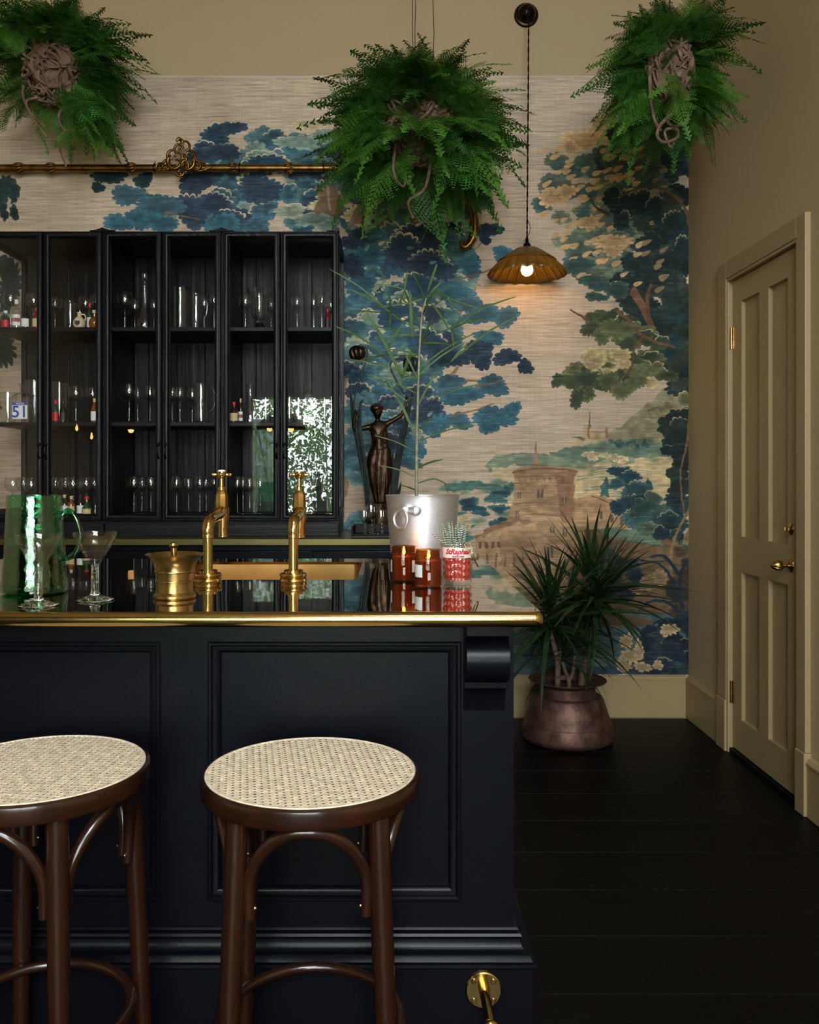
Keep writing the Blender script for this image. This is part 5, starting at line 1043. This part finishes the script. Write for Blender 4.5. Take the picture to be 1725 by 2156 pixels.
for k in range(16): a = 2 * PI * k / 16; m.sphere(C8(422 + 44 * math.cos(a), 1112 + 24 * math.sin(a), .004 - .012 * abs(math.sin(a))), .0065, 8, 6)
m.build('hair', M['bronze'], st, 70)
h0 = C8(429, 1142, -.032); m = MB().tube([h0 + Vector((0, 0, .010)), h0 + Vector((.001, -.006, -.002)), h0 + Vector((0, -.002, -.006))], [.002, .0035, .002], 8)
for s in (-1, 1): m.sphere(h0 + Vector((s * .0095, .003, .006)), (.0042, .003, .0024), 8, 6).sphere(h0 + Vector((s * .022, .022, .002)), (.003, .005, .007), 8, 6)
m.sphere(h0 + Vector((0, .002, -.0125)), (.006, .003, .0022), 8, 6).build('face', M['bronze'], st, 70)
def blade(pts, w, name, m_=None):
    q = curve([C8(*p) if len(p) == 2 else C8(p[0], p[1], p[2]) for p in pts], 6); n = len(q); m = MB(); vs = []
    for i, p in enumerate(q):
        t = i / (n - 1); ww = w * min(1, (1 - t) * 3.2) * (.7 + .3 * math.sin(PI * t)) + .0006
        vs += [p + Vector((-ww, 0, 0)), p + Vector((0, -ww * .4, 0)), p + Vector((ww, 0, 0)), p + Vector((0, ww * .3, 0))]
    m.add(vs, [(4 * i + j, 4 * i + (j + 1) % 4, 4 * i + 4 + (j + 1) % 4, 4 * i + 4 + j) for i in range(n - 1) for j in range(4)] + [(0, 1, 2, 3), tuple(range(4 * n - 4, 4 * n))])
    m.build(name, m_ or M['verdi'], st, 30)
blade([(350, 1880, .01), (335, 1700, .0), (290, 1450, -.01), (235, 1150, -.01), (208, 830, 0)], .013, 'sword_leaf')
blade([(340, 1880, 0), (355, 1750, -.01), (320, 1500, -.02), (288, 1250, -.03), (300, 1080, -.03), (335, 1045, -.03)], .010, 'sword_leaf')
blade([(540, 1880, .01), (560, 1650, .01), (610, 1380, .01), (670, 1130, .0), (720, 930, 0)], .014, 'sword_leaf')
blade([(560, 1880, .02), (585, 1600, .02), (640, 1300, .01), (690, 1090, .01)], .011, 'sword_leaf')
blade([(530, 1880, .0), (545, 1700, .0), (550, 1560, .0), (545, 1450, .0)], .009, 'sword_leaf')
blade([(575, 1880, .02), (590, 1790, .02), (615, 1690, .02)], .007, 'sword_leaf')
for pts, r in (([(345, 1870, 0), (280, 1400, -.02), (248, 1130, -.035), (255, 1020, -.035), (300, 860, -.03), (340, 745, -.03), (350, 670, -.03), (320, 640, -.03), (285, 650, -.03)], .0042), ([(545, 1870, .02), (600, 1400, .005), (658, 1060, -.02), (620, 980, -.02), (570, 890, -.02), (530, 800, -.02), (545, 745, -.02), (600, 730, -.02), (660, 740, -.02)], .0042)):
    MB().tube(curve([C8(*p) for p in pts], 5), r, 8).build('flower_stem', M['verdi'], st, 60)
for (cx, cy_, s) in ((270, 690, 1), (690, 775, -1)):
    m = MB()
    for k in range(7):
        a = 2 * PI * k / 7; c = C8(cx, cy_, -.03)
        q = curve([c + Vector((.004 * math.cos(a), .004 * math.sin(a), .034)), c + Vector((.026 * math.cos(a), .026 * math.sin(a), .012)), c + Vector((.021 * math.cos(a + .3), .021 * math.sin(a + .3), -.018)), c + Vector((.012 * math.cos(a + .6), .012 * math.sin(a + .6), -.032))], 4)
        m.tube(q, [.003 + .0115 * math.sin(PI * i / (len(q) - 1)) for i in range(len(q))], 8)
    m.build('flower_shade', M['bronze'] if s > 0 else M['verdi'], st, 60)
m = MB().lathe([(0, .146), (.035, .145), (.05, .13), (.062, .10), (.07, .05), (.082, .02), (.085, .0), (0, 0)], 28, P(801, 1123, SD), lambda a, i, r, z: (r * (1 + .06 * math.sin(5 * a + i)), z))
m.build('mound_base', M['bronze'], st, 60)
# ------------------------------------------------------------------ tray of cut glasses
TD = 3.80; tx = X(797, TD); tz = HB - .001
ty = thing('serving_tray', 'dark lacquered tray with upright rim at the foot of the bronze figure', 'tray', (tx, TD, tz))
MB().box(tx - .115, tx + .105, TD - .09, TD + .09, tz, tz + .010).build('tray_base', M['black'], ty, bevel=.003)
m = MB()
for q in ((tx - .115, tx - .107, TD - .09, TD + .09, tz + .010, tz + .052), (tx + .097, tx + .105, TD - .09, TD + .09, tz + .01, tz + .052), (tx - .107, tx + .097, TD + .082, TD + .09, tz + .01, tz + .052), (tx - .107, tx + .097, TD - .09, TD - .082, tz + .01, tz + .018)): m.box(*q)
m.build('tray_rim', M['bar'], ty, bevel=.003)
def cut_goblet(label, px_, d, sc):
    t = thing('cut_glass_goblet', label, 'glass', (X(px_, d), d, tz + .0101), 'cut glass goblets on the tray'); f = lambda a, i, r, z: (r * (1 + .05 * math.cos(9 * a)), z); t.scale = (sc, sc, sc)
    MB().lathe([(0, .056), (.010, .057), (.020, .066), (.026, .082), (.027, .098), (.031, .112)], 54, mod=f).build('bowl', M['glass'], t, 40, off=(0, 0, 0))
    MB().lathe([(0, 0), (.022, 0), (.021, .003), (.007, .008), (.0055, .018), (.009, .024), (.0055, .030), (.0085, .038), (.0055, .046), (.010, .056), (0, .057)], 18).build('stem', M['crystal'], t, 40, off=(0, 0, 0))
cut_goblet('cut glass goblet on the tray, leftmost of the three', 770, 3.76, .98); cut_goblet('cut glass goblet on the tray, largest and middle of the three', 786, 3.82, 1.2); cut_goblet('cut glass goblet on the tray, rightmost, against the bucket', 806, 3.76, .98)
# ------------------------------------------------------------------ things on the bar
BKD = 2.37; bx_ = X(890, BKD)
bk = thing('ice_bucket', 'spun aluminium ice bucket with ring handles used as a planter', 'bucket', (bx_, BKD, HB))
MB().lathe([(0, .0), (.078, .0), (.082, .004), (.084, .02), (.0985, .196), (.1005, .211), (.1015, .214), (.1000, .2155), (.097, .212), (.0955, .196), (.082, .03), (0, .026)], 64, (bx_, BKD, HB)).build('body', M['alu'], bk, 40)
MB().lathe([(0, .19), (.094, .19)], 32, (bx_, BKD, HB)).build('soil', M['soil'], bk)
for sgn, az in ((1, math.radians(-118)), (-1, math.radians(62))):
    c = Vector((bx_ + .097 * math.cos(az), BKD + .097 * math.sin(az), HB + .176)); o = Vector((math.cos(az), math.sin(az), 0)); s = Vector((-o.y, o.x, 0))
    lug = MB().sphere(c + o * .006, (.018, .014, .017), 16, 10).sphere(c + s * .028 + o * .001, (.015, .009, .014), 14, 8).tube([c + o * .004, c + o * .004 + s * .028], .011, 12)
    l_ = lug.build('handle_lug', M['alu'], bk, 60)
    rcn = c + o * .022 - s * .006 + Vector((0, 0, -.022)); q = [rcn + (s * .8 + o * .25).normalized() * (.025 * math.cos(a)) + Vector((0, 0, .025 * math.sin(a))) for a in [2 * PI * k / 32 for k in range(33)]]
    MB().tube(q, .0042, 10, False).build('ring_handle', M['alu'], l_, 60)
pl = thing('milkweed_plant', 'tall thin plant with long narrow leaves growing from the aluminium bucket', 'plant', (bx_, BKD, HB + .19))
def K(x, y, dy=0.): return P(680 + x / 3.718, 560 + y / 3.718, BKD) + Vector((0, dy, 0))
q = curve([K(735, 1900), K(733, 1790), K(735, 1400), K(742, 1100), K(755, 700), K(775, 400), K(810, 250)], 6)
MB().tube(q, [lerp(.0052, .0020, i / (len(q) - 1)) for i in range(len(q))], 8).build('stem', M['stem'], pl, 60)
for pts in ([(742, 1090), (700, 1030), (660, 1060)], [(752, 880), (690, 860), (620, 875)], [(765, 540), (740, 420), (640, 185)], [(775, 420), (860, 320), (975, 240)], [(762, 600), (860, 540), (990, 490)], [(758, 700), (620, 700), (490, 695)], [(770, 480), (650, 410), (535, 372)], [(752, 860), (900, 800), (1000, 755)]):
    MB().tube(curve([K(*p, 0) for p in pts], 4), .0013, 6).build('branch', M['grass'], pl, 60)
LV = [((620, 875), (330, 370), 1.7), ((620, 875), (725, 580), 1.6), ((750, 890), (215, 755), .9), ((490, 695), (75, 445), 1), ((480, 690), (130, 520), .8), ((500, 690), (640, 440), 1), ((490, 695), (180, 745), 1), ((735, 1000), (340, 865), .8), ((725, 1330), (505, 880), 1.5), ((660, 1060), (345, 870), .9), ((750, 1085), (880, 850), 1.2), ((740, 860), (1120, 590), .9), ((1000, 750), (1515, 410), 1), ((760, 790), (1275, 470), .8), ((990, 490), (1490, 280), 1.1), ((980, 490), (830, 300), 1.2), ((1000, 500), (1240, 455), 1), ((1005, 500), (1020, 660), .8), ((700, 560), (680, 200), 1.7), ((710, 560), (340, 430), .8), ((535, 370), (50, 35), .7), ((535, 370), (205, 220), 1.1), ((540, 375), (740, 520), .8), ((530, 370), (125, 320), .8), ((530, 380), (525, 500), 1), ((640, 180), (665, 20), 1), ((640, 185), (410, 160), .8), ((640, 190), (580, 330), 1), ((820, 200), (890, 0), 1.4), ((820, 240), (960, 80), 1), ((810, 250), (440, 320), .9), ((975, 240), (1260, 320), .9), ((975, 240), (880, 140), 1), ((975, 250), (1080, 350), 1.1), ((975, 240), (830, 270), .9), ((800, 260), (690, 100), 1), ((760, 600), (1100, 600), .9), ((755, 540), (400, 580), .7), ((760, 1370), (1200, 1250), .7), ((745, 1580), (955, 1510), 1.1), ((725, 1650), (430, 1560), .7), ((745, 1700), (1010, 1730), .8), ((725, 1755), (610, 1720), .8), ((840, 1050), (1280, 930), .7), ((720, 1450), (400, 1330), .6), ((780, 1240), (880, 1180), 1), ((770, 600), (860, 430), 1), ((770, 450), (600, 200), .9), ((780, 380), (860, 240), 1), ((755, 700), (510, 640), 1), ((640, 185), (700, 320), .9), ((820, 240), (700, 190), .9), ((740, 540), (900, 640), .7), ((745, 890), (610, 640), .8), ((820, 230), (1000, 200), .8), ((535, 375), (520, 240), .9), ((990, 490), (1140, 560), .9), ((1000, 755), (1140, 600), 1)]
rr = random.Random(8)
for (a, b, w) in LV:
    dy = rr.uniform(-.09, .09); L = math.hypot(a[0] - b[0], a[1] - b[1]); up = -.05 * L * (1 if b[1] < a[1] + 60 else -.6)
    mid = ((a[0] + b[0]) / 2, (a[1] + b[1]) / 2 + up * (1 if abs(b[0] - a[0]) > 80 else 0))
    if a == (745, 1700): mid = (880, 1668)
    q = curve([K(*a, dy * .1), K(*mid, dy * .6), K(*b, dy)], 5); n = len(q); d = (q[-1] - q[0]).normalized(); s = d.cross(Vector((0, -1, .35))).normalized()
    m = MB(); vs = []
    for i, p in enumerate(q):
        t = i / (n - 1); ww = .0026 * w * (math.sin(PI * min(1, t * .9 + .1)) ** .6) + .0003; nn = d.cross(s)
        vs += [p - s * ww, p - nn * ww * .35, p + s * ww]
    m.add(vs, [(3 * i + j, 3 * i + j + 1, 3 * i + 4 + j, 3 * i + 3 + j) for i in range(n - 1) for j in range(2)]).build('leaf', M['grass'], pl, 80)
# candle jars
def flame(c, h, par):
    MB().lathe([(0, 0), (h * .12, h * .08), (h * .19, h * .28), (h * .15, h * .55), (h * .06, h * .85), (0, h)], 12, c).build('flame', M['flame'], par, 70)
def candle_jar(label, px_, d, az):
    x = X(px_, d); r, h = .0325, .089; t = thing('candle_jar', label, 'candle', (x, d, HB), 'lit amber candle jars'); c = (x, d, HB)
    MB().lathe([(0, .0005), (r * .92, .0005), (r, .004), (r, .070), (r * .985, .073), (r * .93, .0745), (r * .95, .076), (r * .95, .079), (r * .92, .080), (r * .95, .0815), (r * .95, .0845), (r * .92, .0855), (r * .94, h)], 40, c).build('jar', M['amber'], t, 40)
    wx = MB().lathe([(0, .006), (r * .93, .006), (r * .93, .061), (r * .9, .0625), (0, .062)], 36, c).build('wax', M['wax'], t, 40)
    MB().tube([(x, d, HB + .061), (x + .001, d, HB + .070)], .001, 6).build('wick', M['black'], wx, off=world_loc(t)); flame((x + .001, d, HB + .067), .021, t)
    q = r + .0006
    for a in (az, az + math.radians(150)):
        m = MB(); k = 9; m.add([(x + q * math.sin(b), d - q * math.cos(b), HB + z) for z in (.024, .054) for b in [a + lerp(-.42, .42, j / (k - 1)) for j in range(k)]], [(j, j + 1, j + 1 + k, j + k) for j in range(k - 1)]); m.build('paper_label', M['white'], t, 60, label='blank looking white paper label')
candle_jar('lit amber candle jar on the left, half behind the other', 850, 2.215, math.radians(-86)); candle_jar('lit amber candle jar in front, with white label facing left', 902, 2.105, math.radians(-52))
# diamond cut glass bucket with writing, succulent inside
GD = 2.15; gx = X(963, GD)
gb = thing('glass_bucket', 'diamond cut glass bucket with red lettering on a white band and coral fill', 'bucket', (gx, GD, HB)); r = .039; nA, nR = 72, 36; vs = []
def gprof(z): return r * (.86 + .15 * z / .107) + (.003 if z > .096 else 0)
for i in range(nR + 1):
    z = .107 * i / nR
    for j in range(nA):
        a = 2 * PI * j / nA; q = gprof(z)
        if not (.068 < z < .092):
            u = (a * 18 / (2 * PI)) % 1; v = (z / .0175) % 1; q += .0032 * (1 - 2 * max(abs(u - .5), abs(v - .5))) - .0006
        vs.append((gx + q * math.sin(a), GD - q * math.cos(a), HB + .0006 + z))
MB().add(vs, [(i * nA + j, i * nA + (j + 1) % nA, (i + 1) * nA + (j + 1) % nA, (i + 1) * nA + j) for i in range(nR) for j in range(nA)] + [tuple(range(nA))]).build('body', thin_glass('cut_glass', (250, 246, 246), .07, gain=1.0), gb, 12)
fv = []; n_ = 34
for i in range(n_ + 1):
    z = .012 + .070 * i / n_
    for j in range(nA):
        a = 2 * PI * j / nA; q = gprof(z) - .0042; u = (a * 18 / (2 * PI)) % 1; v = (z / .0175) % 1; q += .0034 * (1 - 2 * max(abs(u - .5), abs(v - .5))) - .0006
        fv.append((gx + q * math.sin(a), GD - q * math.cos(a), HB + z))
MB().add(fv, [(i * nA + j, i * nA + (j + 1) % nA, (i + 1) * nA + (j + 1) % nA, (i + 1) * nA + j) for i in range(n_) for j in range(nA)] + [tuple(range(nA)), tuple(range(n_ * nA, (n_ + 1) * nA))]).build('coral_filling', M['pink'], gb, 12)
m = MB(); k = 25; m.add([(gx + (gprof(z) + .0009) * math.sin(b), GD - (gprof(z) + .0009) * math.cos(b), HB + z) for z in (.067, .0925) for b in [lerp(-1.25, 1.25, j / (k - 1)) for j in range(k)]], [(j, j + 1, j + 1 + k, j + k) for j in range(k - 1)])
band = m.build('label_band', M['white'], gb, 60, label='white band with red lettering')
def wrap(me, z0, q, x, y):
    for v in me.vertices: a = v.co.x / q; e = q + v.co.z; v.co = Vector((e * math.sin(a), -e * math.cos(a), z0 + v.co.y))
for (s, sz, z, sh, bo_) in (('StRaphaël', .0172, .0822, .32, .0006), ('QUINQUINA', .0052, .0708, 0, .0003)):
    me = text_mesh(s, sz, sh, bo_); wrap(me, z, gprof(.08) + .0013, 0, 0); me.materials.append(M['red']); put('lettering', me, band)
m = MB().tube(curve([(gx + .014, GD - .050, HB + .1), (gx + .030, GD - .050, HB + .075), (gx + .047, GD - .030, HB + .050), (gx + .050, GD + .0, HB + .044), (gx + .045, GD + .03, HB + .062), (gx + .035, GD + .04, HB + .098)], 6), .0016, 8).sphere((gx + .014, GD - .048, HB + .1), .004, 10, 6)
m.build('wire_handle', M['brass'], gb, 60)
zb = mat('zebra_striped_leaf', (40, 70, 44), .45); nt = zb.node_tree; wv = nt.nodes.new('ShaderNodeTexWave'); wv.bands_direction = 'Z'; wv.inputs['Scale'].default_value = 75; wv.inputs['Distortion'].default_value = 2.5; tcn = nt.nodes.new('ShaderNodeTexCoord'); nt.links.new(tcn.outputs['Object'], wv.inputs['Vector'])
cr = nt.nodes.new('ShaderNodeValToRGB'); cr.color_ramp.elements[0].position = .55; cr.color_ramp.elements[0].color = lin((44, 72, 48)); cr.color_ramp.elements[1].position = .7; cr.color_ramp.elements[1].color = lin((226, 228, 214)); nt.links.new(wv.outputs['Fac'], cr.inputs['Fac']); nt.links.new(cr.outputs['Color'], nt.nodes['Principled BSDF'].inputs['Base Color'])
su = thing('zebra_succulent', 'white striped spiky succulents growing out of the cut glass bucket', 'plant', (gx, GD, HB + .08)); rr = random.Random(2)
for (cx, h, n) in ((945, .052, 9), (960, .060, 11), (973, .056, 8)):
    for k in range(n):
        a = 2 * PI * k / n + rr.random(); e = rr.uniform(.2, .62); b = Vector((X(cx, GD), GD + rr.uniform(-.012, .012), HB + .082)); L = h * rr.uniform(.85, 1.15)
        d = Vector((math.cos(a) * math.sin(e), math.sin(a) * math.sin(e), math.cos(e))); q = curve([b, b + d * L * .5 + Vector((0, 0, -.002)), b + d * L + Vector((0, 0, .010))], 4)
        MB().tube(q, [.0048 * (1 - i / (len(q) - .7)) ** .7 + .0002 for i in range(len(q))], 7).build('leaf', zb, su, 70)
for (dx_, dz_) in ((-.066, .0), (-.055, .018)):
    b = Vector((gx - .016, GD, HB + .09)); MB().tube(curve([b, b + Vector((-.03, -.004, .022)), b + Vector((dx_ + .016, -.006, .036 + dz_))], 5), [.0034 * (1 - i / 10.6) for i in range(11)], 7).build('leaf', zb, su, 70)
# brass mortar and pestle
MD = 1.905; mx_ = X(368, MD)
mo = thing('mortar', 'brass mortar with flared rim standing on the bar', 'mortar', (mx_, MD, HB))
MB().lathe([(0, 0), (.043, 0), (.046, .003), (.046, .008), (.043, .012), (.0405, .014), (.0400, .030), (.0405, .036), (.0425, .037), (.0425, .040), (.0408, .042), (.0418, .056), (.0438, .058), (.0438, .060), (.0425, .062), (.0448, .073), (.051, .084), (.0585, .092), (.0632, .0955), (.0640, .097), (.062, .0975), (.053, .089), (.042, .074), (.036, .05), (.034, .02), (0, .014)], 56, (mx_, MD, HB)).build('bowl', M['brassd'], mo, 35)
pe = thing('pestle', 'brass pestle with a flat round knob standing in the mortar', 'pestle', (mx_, MD, HB + .016))
d = Vector((-.006, .0, .1)).normalized(); b0 = Vector((mx_ + .003, MD, HB + .022))
MB().tube([b0 - d * .004, b0, b0 + d * .008, b0 + d * .02, b0 + d * .05, b0 + d * .080, b0 + d * .088, b0 + d * .090, b0 + d * .093, b0 + d * .098, b0 + d * .100], [.004, .010, .013, .010, .0068, .0062, .0065, .0095, .0105, .0095, .003], 20).build('rod', M['brassd'], pe, 40)
# green glass jug
JD = 1.99; jx = X(73, JD); Rj = lambda z: lerp(.0725, .0585, min(1, z / .222))
jg = thing('glass_jug', 'bubbled green glass jug with a loop handle on the bar', 'jug', (jx, JD, HB))
out = [(.0, .0005), (.062, .0005), (.071, .004), (.0735, .012)] + [(Rj(z), z) for z in (.03, .06, .1, .14, .18, .21, .221)] + [(.0590, .2235)]
inn = [(.0550, .2225)] + [(Rj(z) - .0035, z) for z in (.21, .18, .14, .1, .06, .03)] + [(.064, .018), (0, .014)]
MB().lathe(out + inn, 64, (jx, JD, HB), lambda a, i, r, z: (r * (1 + .06 * max(0, math.cos(a - PI)) ** 24 * max(0, z - .17) / .05), z)).build('body', M['green'], jg, 50)
MB().lathe([(0, .002), (.060, .002), (.067, .006), (.0685, .013), (.0668, .05), (.0640, .09), (.0630, .09), (.0655, .05), (.066, .02), (.05, .016), (0, .0135)], 48, (jx, JD, HB)).build('base', M['greend'], jg, 50)
q = curve([(jx + .060, JD, HB + .170), (jx + .078, JD - .004, HB + .188), (jx + .098, JD - .006, HB + .168), (jx + .108, JD - .006, HB + .128), (jx + .096, JD - .006, HB + .092), (jx + .078, JD - .003, HB + .080), (jx + .0665, JD, HB + .080)], 6)
MB().tube(q, [.0105 if i < 4 else .0068 for i in range(len(q))], 14).build('handle', M['greend'], jg, 60)
bub = MB(); rr = random.Random(12)
for k in range(150):
    a, z = rr.uniform(-PI, PI), rr.uniform(.015, .215); q = Rj(z) - .0018; bub.sphere((jx + q * math.cos(a), JD + q * math.sin(a), HB + z), rr.uniform(.0004, .0010), 5, 4)
bub.build('trapped_bubbles', M['glass'], jg, 60)['kind'] = 'stuff'
# liqueur glasses
def liqueur(label, px_, d, rot):
    x = X(px_, d); t = thing('liqueur_glass', label, 'glass', (x, d, HB), 'small flared stem glasses on the bar'); t.rotation_euler = (0, 0, rot)
    f = lambda a, i, r, z: (r * (1 - (.045 * (abs(math.cos(5 * a)) ** 2) if .086 < z < .128 and i < 9 else 0)), z)
    MB().lathe([(.0075, .072), (.0118, .080), (.0182, .0905), (.0268, .104), (.0352, .118), (.0412, .129), (.0450, .140), (.0462, .1465), (.0452, .1475), (.0442, .1465), (.0428, .138), (.0350, .123), (.0265, .109), (.0180, .096), (.0105, .0875), (0, .083)], 60, mod=f).build('bowl', M['clear'], t, 45, off=(0, 0, 0))
    MB().lathe([(0, .0005), (.036, .0005), (.0395, .002), (.0395, .0035), (.030, .0055), (.012, .011), (.0082, .018), (.0078, .045), (.0072, .070), (.0085, .0745), (.006, .079), (0, .0795)], 10 * 4, mod=lambda a, i, r, z: (r * (1 + (.04 * math.cos(6 * a) if 6 <= i <= 8 else 0)), z)).build('stem', M['crystal'], t, 30, off=(0, 0, 0))
liqueur('flared stem glass on the far left, in front of the green jug', 81, 1.79, .2); liqueur('flared stem glass standing between green jug and brass mortar', 200, 1.868, .5)
# ------------------------------------------------------------------ copper pot and dracaena
CD = 3.93; cx_ = X(1195, CD)
cp = thing('copper_pot', 'old copper pot with a flared rim on the floor by the skirting board', 'pot', (cx_, CD, 0))
MB().lathe([(0, 0), (.165, .0), (.195, .008), (.207, .021), (.209, .034), (.200, .070), (.184, .120), (.168, .170), (.159, .194), (.151, .203), (.130, .207), (.126, .212), (.125, .250), (.132, .258), (.155, .266), (.172, .272), (.1745, .275), (.172, .2775), (.150, .272), (.124, .262), (.119, .252), (.119, .21), (0, .2)], 72, (cx_, CD, 0)).build('body', M['copper'], cp, 35)
m = MB()
def seam(a, z0, z1, prof): m.tube([(cx_ + (prof(z) + .0005) * math.sin(a), CD - (prof(z) + .0005) * math.cos(a), z) for z in [lerp(z0, z1, k / 6) for k in range(7)]], .0016, 5)
seam(-.04, .213, .25, lambda z: .1255); seam(-.06, .085, .185, lambda z: lerp(.209, .159, (z - .034) / .16))
m.tube([(cx_ + .1945 * math.sin(a), CD - .1945 * math.cos(a), .088 + .002 * math.sin(40 * a)) for a in [lerp(-1.3, 1.3, k / 40) for k in range(41)]], .0016, 5)
m.build('riveted_seam', M['copper'], cp, 60)
MB().lathe([(0, .243), (.117, .243)], 24, (cx_, CD, 0)).build('soil', M['soil'], cp)
dp = thing('dracaena', 'tall dark spiky leaved plant in the copper pot', 'plant', (cx_, CD, .243))
def C7(x, y, dy=0.): return P(1020 + x / 3.717, 1040 + y / 3.717, CD) + Vector((0, dy, 0))
for pts, r0, r1 in (([(755, 1600, .02), (790, 1350, .02), (840, 1120, .0), (865, 960, 0), (850, 880, 0)], .017, .011), ([(850, 1040, 0), (900, 960, .01), (930, 880, .02)], .011, .009), ([(555, 1600, -.03), (565, 1330, -.03), (530, 1160, -.04), (500, 1060, -.05)], .013, .009), ([(572, 1290, -.03), (598, 1180, -.02), (612, 1060, -.01)], .010, .008), ([(650, 1600, -.02), (655, 1460, -.02), (625, 1380, -.03), (600, 1300, -.04)], .011, .007), ([(660, 1450, -.02), (695, 1390, .0), (712, 1230, .0)], .009, .007)):
    q = curve([C7(*p) for p in pts], 8); q[0].z = .238 if pts[0][1] == 1600 else q[0].z
    MB().tube(q, [lerp(r0, r1, i / (len(q) - 1)) * (1 + .10 * (i % 2)) for i in range(len(q))], 10).build('cane', M['bark'], dp, 30)
rr = random.Random(17)
def blade_mesh(arch, w, k):
    m = MB(); vs = []; n = 9
    for i in range(n):
        t = i / (n - 1); p = Vector((t * (1 - .12 * arch), 0, .12 * t - arch * t * t * .55)); ww = w * (.55 + .45 * min(1, t * 6)) * (1 - t ** 2.2) + .0012
        vs += [p + Vector((0, -ww, .25 * ww)), p, p + Vector((0, ww, .25 * ww))]
    m.add(vs, [(3 * i + j, 3 * i + j + 1, 3 * i + 4 + j, 3 * i + 3 + j) for i in range(n - 1) for j in range(2)]); return m.mesh('leaf', M['leaf'], 80)
BL = [blade_mesh(a, w, 0) for a, w in ((.22, .028), (.5, .025), (.9, .026), (.38, .022))]
for (hx, hy, dy, R_, n, lo, hi) in ((845, 840, 0, .50, 74, -.5, 1.5), (935, 850, .02, .44, 40, -.45, 1.35), (500, 1010, -.05, .47, 66, -.45, 1.5), (615, 1000, -.01, .40, 40, -.4, 1.45), (600, 1270, -.04, .30, 32, -.5, 1.3), (712, 1210, 0, .24, 24, -.4, 1.3), (430, 1180, -.02, .32, 22, -.6, .9)):
    c = C7(hx, hy, dy) - dp.location
    for k in range(n):
        el = rr.uniform(lo, hi * .88); az = rr.uniform(-PI, PI); L = R_ * rr.uniform(.68, 1.08) * (.84 if el > .9 else 1)
        if math.cos(az) * math.cos(el) > .1 and (c + dp.location).x + L > RIGHT - .05: L *= .8
        y_ = (c + dp.location).y + L * math.sin(az) * math.cos(el)
        if y_ > BACK - .06: L *= max(.3, (BACK - .06 - (c + dp.location).y) / (y_ - (c + dp.location).y))
        o = put('leaf', BL[rr.randrange(4) if el > .2 else rr.choice((1, 2, 3))], dp, loc=c + Vector((0, 0, .05 * el)))
        o.rotation_euler = (Matrix.Rotation(az, 4, 'Z') @ Matrix.Rotation(-el, 4, 'Y') @ Matrix.Rotation(rr.uniform(-.6, .6), 4, 'X')).to_euler(); o.scale = (L, L * 1.1, L)
# ------------------------------------------------------------------ tapers at the far end of the bar, seen mirrored in the left cabinet
for (vx, vz, L, lab) in ((164, 906, 5.0, 'tall lit taper candle mirrored in the left cabinet, the higher flame'), (195, 923, 5.0, 'tall lit taper candle mirrored in the left cabinet, the lower flame')):
    c = Vector((X(vx, L), 2 * CF - L, HB)); top_ = Z(vz, L) - .01
    t = thing('taper_candle', lab, 'candle', c, 'lit taper candles on the bar')
    MB().lathe([(0, 0), (.045, 0), (.044, .006), (.012, .014), (.008, .03), (.012, .05), (.008, .07), (.016, .09), (.016, .1), (0, .1)], 24, c).build('holder', M['glass'], t, 40)
    MB().tube([c + Vector((0, 0, .095)), Vector((c.x, c.y, top_ - .03)), Vector((c.x, c.y, top_))], [.011, .0105, .0095], 14).build('candle', M['waxd'], t, 50)
    flame((c.x, c.y, top_ + .004), .042, t)
